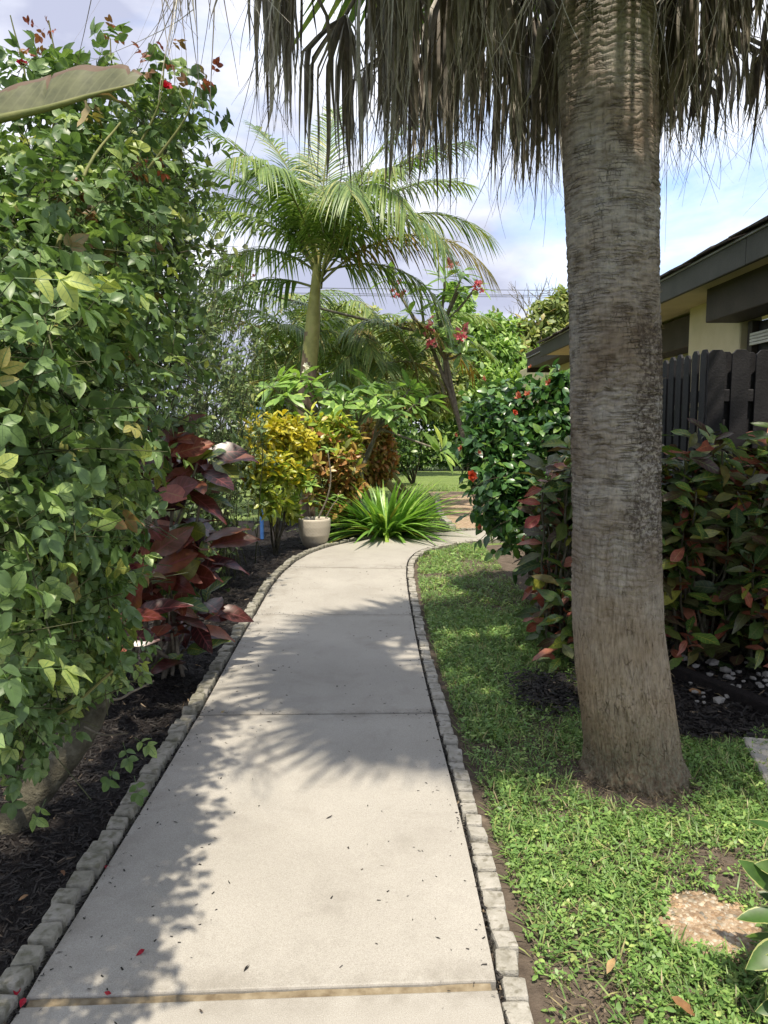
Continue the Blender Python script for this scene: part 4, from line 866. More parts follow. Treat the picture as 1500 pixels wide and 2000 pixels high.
for i_ in range(m):
    for k in range(rows):
        f = k / (rows - 1); V.append(c[i_] + np.array([-0.10 * f * wu[i_] + 0.02 * f, 0.45 * f * wu[i_] + 0.006 * math.sin(t[i_] * 19) * f, wu[i_] * (f - 0.30 * f ** 3 + 0.012 * math.sin(t[i_] * 31) * f)]))
V = np.array(V); i = np.arange(m - 1)[:, None] * rows; j = np.arange(rows - 1)[None]
Fq = np.stack([i + j, i + j + 1, i + rows + j + 1, i + rows + j], -1).reshape(-1, 4)
uv = np.stack([0.5 + 0.5 * np.tile(np.linspace(0, 1, rows), m), np.repeat(t, rows)], 1)
link('blade', mkmesh('blade', V - np.array(ban_loc), Fq, uv, None, True, M['banana']), ban)
tp = leaf_tpl(0.09, 0.045, 7, 0.5, 0.3, 0.4, 0.4, 0.1); o = link('blade', mkmesh('blade', *tp, None, True, M['banana']), ban, P(178, 190, 1.76) - ban_loc); o.rotation_euler = (0.1, 0.3, -1.5)
o = link('torn_strip', mkmesh('torn_strip', *leaf_tpl(0.05, 0.03, 6, 0.4, 0.3, 0.6, 0.8, 0.1), None, True, M['dryleaf']), ban, P(165, 196, 1.74) - ban_loc); o.rotation_euler = (-1.3, 0.2, -1.0)

# ================================================================== LEFT: BURGUNDY CROTON
cb = Vector((-1.38, 4.55, -0.05))
cro = thing('burgundy_croton', 'croton with big glossy burgundy and green leaves at the path edge', 'croton', cb)
heads = []
for px, py, Y in ((320, 880, 4.3), (385, 905, 4.45), (300, 960, 4.2), (350, 1030, 4.5), (390, 1080, 4.5), (285, 1110, 4.1), (330, 1130, 4.3), (250, 1190, 3.9), (330, 1190, 4.2), (375, 1215, 4.4), (365, 1270, 4.45), (215, 1225, 3.7), (330, 840, 4.4), (410, 900, 4.6), (395, 955, 4.5), (400, 1060, 4.6), (360, 1120, 4.4), (310, 1075, 4.3), (400, 1180, 4.5), (290, 1000, 4.2), (350, 940, 4.4)):
    heads.append(np.array(P(px, py, Y)))
a = Acc()
for h_ in heads:
    b0 = np.array(cb) + np.append(rng.normal(0, 0.08, 2), 0); V, F, U = tube(curve(b0, (b0 + h_) / 2 + rng.normal(0, 0.05, 3), h_, 8, 0.006), np.linspace(0.013, 0.007, 8), 6); a.add(V, F, U)
link('stems', a.mesh('stems', M['greytwig'], True, cb), cro)
ctp = [leaf_tpl(1, w_, 8, pk, f_, d_, t_, wv) for w_, pk, f_, d_, t_, wv in ((.50, .55, .18, .25, .2, .03), (.44, .5, .3, .35, -.4, .04), (.54, .58, .12, .15, .1, .03), (.40, .5, .35, .5, .6, .05))]
po, di, no = [], [], []
for h_ in heads:
    for k in range(8):
        th = k * 2.4 + rng.random(); el = rng.uniform(-0.35, 0.75)
        d_ = np.array([math.cos(th) * math.cos(el), math.sin(th) * math.cos(el) * 0.8 - 0.15, math.sin(el)])
        po.append(h_ + d_ * 0.025 + np.array([0, 0, -0.018 * k + 0.05])); di.append(d_); no.append(np.array([0, -0.65, 0.75]) + rng.normal(0, 0.3, 3) + d_ * 0.1)
po, di, no = map(np.array, (po, di, no)); pick = rng.random(len(po)); sc_ = 0.20 + 0.10 * rng.random(len(po))
kr, ko = pick < .54, (pick >= .54) & (pick < .70)
foliage(cro, ctp, M['croton_red'], po[kr], di[kr], no[kr], sc_[kr])
foliage(cro, ctp, M['croton_orange'], po[ko], di[ko], no[ko], sc_[ko] * 0.9)
foliage(cro, ctp, M['croton_green'], po[pick >= .70], di[pick >= .70], no[pick >= .70], sc_[pick >= .70] * 0.85)

# twiggy shrub with many thin stems
tb = Vector((-1.85, 6.9, -0.05))
twg = thing('twiggy_shrub', 'thin stemmed twiggy shrub with sparse small leaves between rose and yellow croton', 'shrub', tb)
a = Acc(); lp, ld = [], []
for k in range(170):
    b0 = np.array([rng.normal(-1.82, 0.18), rng.normal(7.3, 0.7), -0.05]); tip = P(rng.uniform(350, 515), rng.uniform(560, 1000) if rng.random() < 0.7 else rng.uniform(400, 700), b0[1] + rng.normal(0, 0.3)); tip = np.array(tip)
    mid = b0 * 0.5 + tip * 0.5 + rng.normal(0, 0.2, 3) * [.8, 1, 1] - [.05, 0, 0]; c = curve(b0, mid, tip, 7, 0.012)
    V, F, U = tube(c, np.linspace(0.0065, 0.0016, 7), 4); a.add(V, F, U, rng.random())
    for j in range(8):
        s0 = c[rng.integers(2, 7)]; e = s0 + nrmz(rng.normal(0, 1, 3) + np.array([0, 0, 0.7])) * rng.uniform(0.12, 0.32); V, F, U = tube([s0, (s0 + e) / 2 + rng.normal(0, .01, 3), e], [0.0026, 0.002, 0.001], 3); a.add(V, F, U, rng.random())
        for f in rng.uniform(0.3, 1.0, 6): lp.append(s0 + (e - s0) * f); ld.append(nrmz(rng.normal(0, 1, 3) + (e - s0)))
link('stems', a.mesh('stems', M['twig_green'], True, tb), twg)
lp, ld = np.array(lp), np.array(ld); foliage(twg, stp, M['small_leaf'], lp, ld, np.tile([0, -0.3, 1], (len(lp), 1)) + rng.normal(0, 0.4, lp.shape), 0.045 + 0.03 * rng.random(len(lp)), nind=250, cell=12)

# ================================================================== FAR SIDE OF THE BEND
# yellow croton
yb = Vector((-1.28, 8.95, -0.05))
yc = thing('yellow_croton', 'bright yellow and lime croton shrub beside the potted plant', 'croton', yb)
ytp = [leaf_tpl(1, w_, 5, .5, .2, d_, t_) for w_, d_, t_ in ((.36, .2, .2), (.32, .4, -.3), (.42, .15, .4))]
def croton_bush(root, clusters, mat_hi, mat_lo, zcut, scale, tl=0.2, nl=9):
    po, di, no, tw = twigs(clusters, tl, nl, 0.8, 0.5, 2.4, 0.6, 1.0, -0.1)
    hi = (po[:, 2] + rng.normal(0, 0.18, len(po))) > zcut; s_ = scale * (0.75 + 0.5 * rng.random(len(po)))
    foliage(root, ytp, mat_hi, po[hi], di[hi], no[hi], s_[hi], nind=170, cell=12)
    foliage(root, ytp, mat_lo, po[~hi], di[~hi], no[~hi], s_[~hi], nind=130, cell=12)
    a = Acc(); twig_mesh(a, tw, 0.003); branch_net(a, np.array(root.location), [c for c, _, _ in clusters], 0.012, 7, 0.2, 5)
    link('branches', a.mesh('branches', M['darktwig'], True, root.location), root)
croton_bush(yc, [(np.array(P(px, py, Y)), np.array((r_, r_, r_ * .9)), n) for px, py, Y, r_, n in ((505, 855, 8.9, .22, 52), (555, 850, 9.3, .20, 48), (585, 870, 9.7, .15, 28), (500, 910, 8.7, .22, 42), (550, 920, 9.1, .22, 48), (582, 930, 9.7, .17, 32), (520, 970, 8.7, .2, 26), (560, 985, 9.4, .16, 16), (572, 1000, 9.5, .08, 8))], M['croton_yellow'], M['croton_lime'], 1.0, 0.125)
# bronze croton hedge
bb = Vector((-0.75, 10.5, -0.05))
bc = thing('bronze_croton', 'clipped bronze and green croton shrub behind the beige pot', 'croton', bb)
croton_bush(bc, [(np.array(P(px, py, Y)), np.array((r_, r_, r_)), n) for px, py, Y, r_, n in ((615, 850, 10.3, .22, 30), (655, 850, 10.4, .22, 34), (680, 865, 10.5, .16, 20), (620, 905, 10.3, .22, 26), (665, 905, 10.3, .24, 34), (630, 960, 10.3, .2, 20), (675, 950, 10.3, .18, 24), (660, 990, 10.3, .15, 12), (640, 870, 10.9, .3, 30))], M['croton_lime'], M['croton_bronze'], 1.25, 0.14)

# pot with a bare plumeria cutting
pl = Vector((-0.86, 9.42, -0.03))
pot = thing('garden_pot', 'round beige woven pattern pot on the mulch at the bend', 'pot', pl)
nth, nz = 96, 60; TH, TZ = np.meshgrid(np.linspace(0, 2 * math.pi, nth, endpoint=False), np.linspace(0, 1, nz))
pr = np.interp(TZ, [0, .06, .2, .45, .75, .96, 1.0], [.105, .125, .155, .185, .198, .20, .196])
row = np.floor(TZ * 17); wv = np.cos(TH * 30 + (row % 2) * math.pi); pr = pr + 0.0026 * wv * np.sin((TZ * 17 % 1) * math.pi) * ((TZ > .05) & (TZ < .94))
V = np.stack([pr * np.cos(TH), pr * np.sin(TH), TZ * 0.355], -1).reshape(-1, 3); i = np.arange(nz - 1)[:, None] * nth; j = np.arange(nth)[None]; k = (j + 1) % nth
link('wall', mkmesh('wall', V, np.stack([i + j, i + k, i + nth + k, i + nth + j], -1).reshape(-1, 4), None, None, True, M['pot']), pot)
c = [(.196, .355), (.190, .362), (.176, .360), (.170, .33), (.165, .30)]; V = np.array([[r_ * math.cos(q), r_ * math.sin(q), z_] for r_, z_ in c for q in np.linspace(0, 6.283, 48, endpoint=False)]); i = np.arange(4)[:, None] * 48; j = np.arange(48)[None]; k = (j + 1) % 48
link('rim', mkmesh('rim', V, np.stack([i + j, i + k, i + 48 + k, i + 48 + j], -1).reshape(-1, 4), None, None, True, M['pot']), pot)
V = np.array([[0.17 * math.cos(q), 0.17 * math.sin(q), 0.305] for q in np.linspace(0, 6.283, 32, endpoint=False)] + [[0, 0, 0.32]]); Ft = np.array([[q, (q + 1) % 32, 32] for q in range(32)])
link('potting_soil', mkmesh('potting_soil', V, Ft, None, None, True, M['mulch']), pot)
pp = thing('potted_plumeria', 'spindly bare stemmed plant growing in the beige pot', 'plant', pl + Vector((0, 0, 0.31)))
cane('stem', cp((622, 1012, 9.42), (640, 970, 9.4), (646, 930, 9.4), (640, 880, 9.4)), 0.013, 0.008, M['greytwig'], pp)
cane('stem', cp((636, 1012, 9.42), (648, 990, 9.4), (662, 972, 9.4)), 0.009, 0.006, M['greytwig'], pp)
cane('stem', cp((606, 1012, 9.42), (604, 985, 9.4), (608, 950, 9.4)), 0.006, 0.003, M['greytwig'], pp)
wp_, wd_ = [], []
for px, py, n in ((640, 878, 7), (662, 970, 5), (608, 948, 8), (604, 980, 5)):
    for k in range(n):
        th = k * 2.4; wp_.append(np.array(P(px, py, 9.4)) + rng.normal(0, .01, 3)); wd_.append((math.cos(th), math.sin(th), rng.uniform(-.3, .7)))
foliage(pp, [leaf_tpl(1, .36, 6, .6, .2, .3)], M['plumeria'], np.array(wp_), np.array(wd_), np.tile([0, -.3, 1], (len(wp_), 1)), np.full(len(wp_), .13))

# lily clump
lb = Vector((0.02, 10.35, -0.05))
lily = thing('lily_clump', 'dense clump of arching green strap leaves at the outside of the bend', 'lily clump', lb)
lt = [leaf_tpl(1, w_, 11, .35, .35, d_, t_) for w_, d_, t_ in ((.075, .35, .2), (.088, .7, -.3), (.082, 1.05, .2), (.072, .55, .5))]
po, di, no = [], [], []
for k in range(330):
    th = rng.random() * 6.283; el = np.clip(rng.normal(0.95, 0.35), 0.2, 1.5); r_ = rng.random() ** .5 * 0.32
    d_ = np.array([math.cos(th) * math.cos(el), math.sin(th) * math.cos(el), math.sin(el)])
    po.append(np.array(lb) + np.array([math.cos(th) * r_, math.sin(th) * r_ * .8, rng.uniform(0, .12)])); di.append(d_); no.append(np.array([-math.cos(th) * math.sin(el), -math.sin(th) * math.sin(el), math.cos(el) + .2]))
foliage(lily, lt, M['lily'], np.array(po), np.array(di), np.array(no), 0.57 + 0.30 * rng.random(len(po)), nind=300, cell=5)

# frangipani with rosettes of long leaves
def plumeria(name, label, base, tips, leaf_s, nleaf, forks, mat=M['plumeria'], fl=(), flmat=None, fls=0.05, thick=0.03):
    root = thing(name, label, 'frangipani', base); a = Acc(); po, di, no = [], [], []
    fks = [np.array(P(*f_)) for f_ in forks]; main = np.mean(fks, axis=0); main[2] = base[2] + (main[2] - base[2]) * .55; main[:2] = main[:2] * .5 + np.array(base)[:2] * .5
    V, F, U = tube(curve(np.array(base), (np.array(base) + main) / 2 + [.05, 0, 0], main, 7), np.linspace(thick * 1.3, thick, 7), 8); a.add(V, F, U)
    for fk, ti in zip(fks, tips):
        V, F, U = tube(curve(main, (main + fk) / 2 + rng.normal(0, .06, 3), fk, 7), np.linspace(thick, thick * .7, 7), 7); a.add(V, F, U)
        for tpx in ti:
            e = np.array(P(*tpx)); V, F, U = tube(curve(fk, fk * .45 + e * .55 - np.array([0, 0, .08 * (e[2] > fk[2])]), e, 7), np.linspace(thick * .65, thick * .42, 7), 7); a.add(V, F, U)
            ax = nrmz(nrmz(e - fk) + np.array([0, 0, .8]))
            for k in range(nleaf):
                s_ = nrmz(np.cross(ax, [0.3, 0.5, 0.1])); u_ = np.cross(ax, s_); th = k * 2.4 + rng.random() * .4; el = rng.uniform(-.35, .75)
                d_ = nrmz((s_ * math.cos(th) + u_ * math.sin(th)) * math.cos(el) + ax * math.sin(el)); po.append(e + ax * rng.uniform(-.06, .02) + d_ * .02); di.append(d_); no.append(ax + rng.normal(0, .2, 3))
    link('branches', a.mesh('branches', M['greytwig'], True, base), root)
    tpl = [leaf_tpl(1, .30, 7, .58, .2, d_, t_) for d_, t_ in ((.15, .1), (.35, -.2), (.25, .3))]
    foliage(root, tpl, mat, np.array(po), np.array(di), np.array(no), leaf_s * (.75 + .5 * rng.random(len(po))), nind=300, cell=10)
    if fl:
        fm = [mkmesh('flower', *whorl_flower(5, s, .55, .62, 1), None, True, flmat) for s in (3, 4)]
        for px, py, Y in fl:
            c0 = np.array(P(px, py, Y))
            for k in range(9):
                o = link('flower', fm[k % 2], root, Vector(c0 + rng.normal(0, .06, 3)) - root.location); o.scale = (fls,) * 3; o.rotation_euler = (rng.uniform(-.2, 1.2), rng.normal(0, .4), rng.random() * 6)
    return root
plumeria('frangipani', 'leafy frangipani with long leaf rosettes in front of the king palm trunk', P(705, 930, 11.4) - Vector((0, 0, 0.65)),
         [[(530, 755, 10.9), (560, 770, 10.8), (605, 745, 11.0), (585, 735, 11.2), (545, 740, 11.3), (640, 760, 11.2)], [(690, 770, 11.2), (650, 780, 11.0), (720, 750, 11.3), (735, 770, 11.0), (670, 790, 10.9)], [(810, 790, 11.2), (770, 760, 11.3), (835, 775, 11.4), (770, 800, 11.0), (740, 800, 11.0), (800, 760, 11.5)], [(862, 880, 10.8)]],
         0.33, 12, [(640, 830, 11.3), (700, 830, 11.3), (735, 835, 11.3), (745, 838, 11.3)], fl=((598, 722, 11.0),), flmat=M['petal_white'], fls=.045)
plumeria('frangipani', 'taller frangipani with pink flower clusters right of the palms', Vector((1.75, 14.3, -0.05)),
         [[(870, 540, 14), (905, 530, 13.8), (930, 560, 13.8), (850, 590, 14.2), (895, 570, 14)], [(855, 660, 13.8), (905, 655, 13.6), (880, 620, 14), (900, 690, 13.8), (840, 650, 14), (850, 640, 14.2)], [(760, 540, 14.3), (820, 560, 14.2), (800, 610, 14.2), (475, 560, 13.8)]],
         0.36, 11, [(860, 640, 14.2), (868, 700, 14.2), (830, 650, 14.3)], fl=((878, 517, 13.7), (930, 556, 13.6), (846, 672, 13.5), (897, 660, 13.4), (842, 640, 13.6), (905, 640, 13.6), (470, 530, 13.6), (780, 575, 13.9)), flmat=M['petal_pink'], fls=.07, thick=.045)

# ---- feather palms
def pinnate(base, az, el, L, droop, nl=44, ll=0.5, hang=0.5, lw=0.036, seed=0, tipf=0.35, n=16):
    g = np.random.default_rng(seed); ds = L / n; p = np.array(base, float); pts = [p.copy()]; dirs = []
    for i in range(n):
        t = i / n; e = el - droop * t ** 1.3; d = np.array([math.cos(az) * math.cos(e), math.sin(az) * math.cos(e), math.sin(e)]); dirs.append(d); p = p + d * ds; pts.append(p.copy())
    pts = np.array(pts); dirs.append(dirs[-1]); dirs = np.array(dirs); tt = np.linspace(0, 1, n + 1)
    rt = tube(pts, np.linspace(0.022, 0.004, n + 1), 5)
    side0 = np.array([-math.sin(az), math.cos(az), 0]); V, F, U, RR = [], [], [], []; nn = 0
    m = 6; s = np.linspace(0, 1, m)
    for sg in (-1, 1):
        for k in range(nl):
            t = 0.14 + 0.86 * (k + g.random() * .5) / nl; q = np.array([np.interp(t, tt, pts[:, c]) for c in range(3)]); d = nrmz(np.array([np.interp(t, tt, dirs[:, c]) for c in range(3)]))
            up = np.cross(side0, d) * -1; up = up if up[2] > 0 else -up
            l = ll * (0.35 + 0.65 * math.sin(math.pi * min(1, 0.12 + t * 0.86)) ** .6) * g.uniform(.85, 1.1); fw = 0.55 + 0.9 * t ** 2 + g.normal(0, .08)
            ld = nrmz(side0 * sg + d * fw + up * (0.35 + g.normal(0, .12)))
            h = hang * g.uniform(.7, 1.3)
            c = q + ld * (l * s)[:, None] + np.array([0, 0, -1]) * (h * l * s ** 1.9)[:, None]
            c[-1] = c[-2] + (c[-1] - c[-2])
            w = lw * np.sin(math.pi * np.clip(0.12 + s * .86, 0, 1)) ** .7 * .5; w[-1] = .001
            wd = nrmz(np.cross(np.gradient(c, axis=0), up + np.array([0.01, 0, .3])))
            no = np.cross(wd, np.gradient(c, axis=0)); no = nrmz(no)
            vv = np.stack([c - wd * w[:, None] - no * w[:, None] * .35, c, c + wd * w[:, None] - no * w[:, None] * .35], 1).reshape(-1, 3)
            i = np.arange(m - 1)[:, None] * 3; j = np.arange(2)[None]; V.append(vv); F.append(np.stack([i + j, i + j + 1, i + j + 4, i + j + 3], -1).reshape(-1, 4) + nn); nn += len(vv); RR.append(np.full(len(vv), g.random() * .6 + .2 * (t > .7)))
    return np.concatenate(V), np.concatenate(F), np.concatenate(RR), rt
def add_frond(root, base, az, el, L, droop, mat, **kw):
    V, F, rr, rt = pinnate(base, az, el, L, droop, **kw)
    o = link('frond', mkmesh('frond', V - np.array(root.location), F, np.zeros((len(V), 2)), rr, True, mat), root)
    link('rachis', mkmesh('rachis', rt[0] - np.array(root.location), rt[1], rt[2], None, True, M['cane']), o)
kb = P(598, 820, 12.2); kb = Vector((kb.x - 0.02, 12.2, -0.05))
king = thing('king_palm', 'feather palm with yellow green trunk and big arching fronds in the middle', 'palm tree', kb)
kc = P(614, 590, 12.2)
c = spline([kb, P(598, 800, 12.2), P(603, 720, 12.2), P(609, 650, 12.2)], 6); V, F, U = tube(c, np.interp(np.arange(len(c)), [0, 10, 19], [.15, .125, .115]), 18); a = Acc(); a.add(V, F, U); link('trunk', a.mesh('trunk', M['trunk_brown'], True, kb), king)
c = spline([P(602, 735, 12.2), P(607, 680, 12.2), P(612, 620, 12.2), kc, P(618, 540, 12.2), P(622, 490, 12.2)], 6); V, F, U = tube(c, np.interp(np.arange(len(c)), [0, 6, 14, 20, 26, 31], [.118, .125, .105, .085, .065, .04]), 18); a = Acc(); a.add(V, F, U); link('crownshaft', a.mesh('crownshaft', M['trunk_green'], True, kb), king)
kt = np.array(P(622, 520, 12.2))
for q, (az, el, L, dr, mt, hg) in enumerate(((172, 62, 2.6, 1.5, 0, .7), (195, 48, 2.3, 1.5, 0, .8), (160, 35, 2.2, 1.4, 0, .9), (100, 82, 2.5, .7, 0, .5), (60, 78, 2.5, .8, 0, .5), (120, 66, 2.4, .9, 0, .5), (-72, 66, 2.4, 2.1, 0, .9), (-55, 58, 2.6, 2.2, 0, 1.0), (-110, 70, 2.2, 1.9, 0, .9), (-40, 50, 2.7, 2.1, 0, 1.0), (2, 52, 3.0, 1.7, 0, .8), (-14, 40, 2.9, 1.7, 1, .9), (12, 62, 3.1, 1.3, 0, .6), (30, 68, 3.0, 1.0, 0, .6), (150, 75, 2.6, 1.0, 0, .5), (140, 78, 2.7, .75, 0, .35), (175, 72, 2.9, .95, 0, .45), (20, 74, 3.0, .8, 0, .4), (75, 84, 2.7, .5, 0, .3), (-10, 66, 3.0, 1.15, 0, .55), (185, 60, 2.9, 1.25, 0, .6), (-45, 70, 2.6, 1.7, 0, .8), (-120, 68, 2.5, 1.8, 0, .8), (165, 20, 2.0, 1.4, 0, 1.0), (-5, 15, 2.2, 1.5, 0, 1.0))):
    b0 = kt + np.array([math.cos(R(az)) * .06, math.sin(R(az)) * .06, rng.uniform(-.35, .1)])
    add_frond(king, b0, R(az + rng.normal(0, 4)), R(el), L, dr, M['palm_yellow'] if mt else M['palm_leaf'], nl=62, ll=.62, hang=hg, lw=.031, seed=300 + q)
ab = Vector((-0.15, 15.2, -0.05))
areca = thing('areca_palm', 'dark clumping areca palm with yellowing fronds behind the feather palm', 'palm tree', ab)
for q in range(62):
    px = rng.uniform(450, 850); th = R(rng.uniform(0, 360)); top = np.array(P(px, rng.uniform(640, 800), 15.2 + rng.normal(0, .6)))
    if q % 3 == 0 and px < 680:
        b0 = np.array(ab) + np.array([rng.normal(0, .7), rng.normal(0, .3), 0]); V, F, U = tube(curve(b0, (b0 + top) / 2, top, 6), np.linspace(.05, .03, 6), 8); a = Acc(); a.add(V, F, U); link('cane', a.mesh('cane', M['trunk_green'], True, ab), areca)
    add_frond(areca, top, th, R(rng.uniform(25, 75)), rng.uniform(1.6, 2.3), rng.uniform(1.3, 2.2), M['palm_yellow'] if q % 11 == 5 else M['areca_leaf'], nl=36, ll=.5, hang=.7, lw=.032, seed=500 + q)
for q, (px, py, az, el) in enumerate(((800, 640, -25, 35), (470, 640, 190, 40), (815, 690, -15, 10))):
    add_frond(areca, np.array(P(px - 60 if px > 600 else px + 60, py + 20, 14.3)), R(az), R(el), 1.5, 1.9, M['palm_yellow'], nl=36, ll=.45, hang=.6, lw=.032, seed=600 + q)

# ---- far hedge, small red shrub and trees
far_tp = [flat_leaf(1, .5, d_) for d_ in (.1, .3, .5)]
def leaf_volume(root, pts, mat, scale, tp=None, nind=0, out=None, name='leaf', mass='foliage'):
    n = len(pts); d = nrmz(rng.normal(0, 1, (n, 3)) + (0 if out is None else out * .6)); no = np.array([0, -.2, .9]) + rng.normal(0, .45, (n, 3)) + (0 if out is None else out * .5)
    return foliage(root, tp or far_tp, mat, pts, d, no, scale * (.65 + .7 * rng.random(n)), nind=nind, name=name, mass=mass)
def hedge_box(name, label, x0, x1, y0, y1, z1, n, mat, s, cat='hedge'):
    root = thing(name, label, cat, ((x0 + x1) / 2, (y0 + y1) / 2, -0.06)); p = rng.random((n, 3)); f = rng.random(n)
    p[:, 1] = np.where(f < .6, p[:, 1] ** 3 * .5, p[:, 1]); p[:, 2] = np.where((f > .6) & (f < .85), 1 - .15 * p[:, 2], p[:, 2])
    q = np.stack([x0 + p[:, 0] * (x1 - x0), y0 + p[:, 1] * (y1 - y0), .12 + p[:, 2] * (z1 - .12)], 1)
    q += (fbm(q[:, :1] * 1.3 + 5, q[:, 2:] * 1.3 + 5, 8, 3) - .5) * np.array([.3, .7, .25]); leaf_volume(root, q, mat, s)
    a = Acc()
    for k in range(60):
        b0 = np.array([rng.uniform(x0, x1), rng.uniform(y0 + .2, y1), -.05]); V, F, U = tube(curve(b0, b0 + [rng.normal(0, .2), 0, .7], b0 + [rng.normal(0, .4), rng.normal(0, .2), z1 * .85], 5), [.03, .026, .02, .015, .008], 5); a.add(V, F, U)
    link('stems', a.mesh('stems', M['darktwig'], True, root.location), root); return root
hedge_box('clipped_hedge', 'long dark clipped hedge across the far side of the lawn', -4.5, 5.6, 26.6, 28.2, 2.15, 15000, M['hedge_leaf'], .17)
rs = Vector((-0.36, 12.6, -0.05)); rsh = thing('dark_shrub', 'small dark reddish shrub between the bronze croton and the lily clump', 'shrub', rs)
u = nrmz(rng.normal(0, 1, (4200, 3))) * rng.random((4200, 1)) ** .4; leaf_volume(rsh, np.array(P(732, 885, 12.6)) + u * np.array([.36, .3, .54]), M['croton_bronze'], .10, nind=200)
a = Acc(); branch_net(a, rs, [np.array(P(725, 870, 12.6)), np.array(P(715, 900, 12.6)), np.array(P(735, 850, 12.6))], .02); link('branches', a.mesh('branches', M['darktwig'], True, rs), rsh)

gsb = Vector((0.75, 20.0, -0.06)); gsh = thing('green_shrub', 'rounded bright green shrub on the lawn behind the lily clump', 'shrub', gsb)
u = nrmz(rng.normal(0, 1, (5000, 3))) * rng.random((5000, 1)) ** .4; leaf_volume(gsh, np.array([-0.5, 20.0, 1.0]) + u * np.array([1.5, .8, 1.05]), M['hedge_leaf'], .13)
a = Acc(); branch_net(a, gsb, [np.array([-.6 + .4 * k, 20.0, 1.2]) for k in range(5)], .03); link('branches', a.mesh('branches', M['darktwig'], True, gsb), gsh)
def tree(name, label, base, blobs, mat, leaf, nper, trunk_r, twig_mat=M['bark'], cat='tree', spray=0.0):
    base = Vector(base); root = thing(name, label, cat, base); pts, outs = [], []
    for c, r_ in blobs:
        c = np.array(c); sub = max(5, int(nper / 130))
        for _ in range(sub):
            u = nrmz(rng.normal(0, 1, 3)) * rng.random() ** .45; cc = c + u * np.array(r_) * .85; rr = np.array(r_) * rng.uniform(.22, .42); n = int(nper / sub)
            v = nrmz(rng.normal(0, 1, (n, 3))) * rng.random((n, 1)) ** .5; pts.append(cc + v * rr); outs.append(nrmz(v + u * .6 + [0, 0, .2]))
    crown = leaf_volume(root, np.concatenate(pts), mat, leaf, out=np.concatenate(outs), mass='crown')
    a = Acc(); top = np.mean([np.array(c) for c, _ in blobs], axis=0); fork = np.array(base) * .45 + top * .55; fork[2] = base.z + (top[2] - base.z) * .45
    V, F, U = tube(curve(np.array(base), (np.array(base) + fork) / 2 + rng.normal(0, .1, 3), fork, 8), np.linspace(trunk_r, trunk_r * .7, 8), 9); a.add(V, F, U)
    link('trunk', a.mesh('trunk', twig_mat, True, base), root); a = Acc()
    for c, r_ in blobs:
        for _ in range(5):
            e = np.array(c) + rng.normal(0, .45, 3) * np.array(r_); V, F, U = tube(curve(fork, fork * .4 + e * .6 + rng.normal(0, .15, 3), e, 6), np.linspace(trunk_r * .5, trunk_r * .08, 6), 5); a.add(V, F, U)
    link('limbs', a.mesh('limbs', twig_mat, True, base), root); return root
def blob(px, py, Y, wpx, hpx, dy=None): return (P(px, py, Y), (wpx / F0 * Y / 2, dy or wpx / F0 * Y / 2, hpx / F0 * Y / 2))
tree('green_tree', 'bright green bushy tree right of the frangipani above the far hedge', (3.6, 30, -.06), [blob(905, 690, 30, 140, 160), (blob(960, 680, 30, 140, 150)), blob(930, 770, 29, 180, 140), blob(1000, 760, 29, 130, 130), blob(1060, 740, 30, 130, 130), blob(890, 790, 30, 120, 110)], M['tree_leaf'], .24, 4200, .22)
tree('olive_tree', 'olive toned tree rising above the distant roof beside the palm trunk', (6.6, 34, -.06), [blob(1010, 660, 34, 90, 110), blob(1060, 650, 34, 110, 120), blob(1100, 620, 34, 90, 110), blob(1020, 710, 33, 120, 100), blob(1100, 690, 34, 110, 120), blob(960, 650, 35, 70, 70)], M['tree_olive'], .26, 3400, .25)
tree('pine_tree', 'feathery far off pine standing between pink frangipani and green tree', (4.2, 42, -.06), [blob(895, 600, 42, 70, 50), blob(880, 630, 42, 80, 50), blob(915, 640, 42, 60, 50), blob(890, 570, 42, 40, 30)], M['tree_leaf'], .3, 900, .2)
tree('background_tree', 'dark green tree behind the palms left of the middle', (-1.4, 24, -.06), [blob(640, 690, 24, 190, 170), blob(740, 700, 24, 190, 170), blob(560, 730, 24, 170, 140), blob(820, 720, 24, 150, 150), blob(700, 780, 24, 240, 120), blob(500, 770, 24, 140, 110), blob(690, 640, 25, 160, 120), blob(860, 760, 24, 120, 120)], M['tree_olive'], .2, 3600, .22)
bt = Vector((7.2, 37, -.06)); bare = thing('bare_tree', 'leafless grey twigs of a bare tree above the olive tree', 'tree', bt); a = Acc()
f0 = np.array(P(1040, 650, 37)); V, F, U = tube(curve(np.array(bt), (np.array(bt) + f0) / 2, f0, 6), np.linspace(.16, .09, 6), 6); a.add(V, F, U)
def twigtree(p, d, l, r_, depth):
    e = p + d * l; V, F, U = tube([p, (p + e) / 2 + rng.normal(0, l * .04, 3), e], [r_, r_ * .8, r_ * .6], 4); a.add(V, F, U)
    if depth:
        for _ in range(3): twigtree(p + d * l * rng.uniform(.5, 1), nrmz(d + rng.normal(0, .5, 3) + [0, 0, .12]), l * rng.uniform(.6, .8), r_ * .6, depth - 1)
for d in ((-.7, 0, .45), (-.35, 0, .9), (.2, 0, 1), (.6, 0, .8), (-.9, .1, .15)): twigtree(f0, nrmz(np.array(d)), rng.uniform(.9, 1.3), .045, 3)
link('branches', a.mesh('branches', M['greytwig'], True, bt), bare)
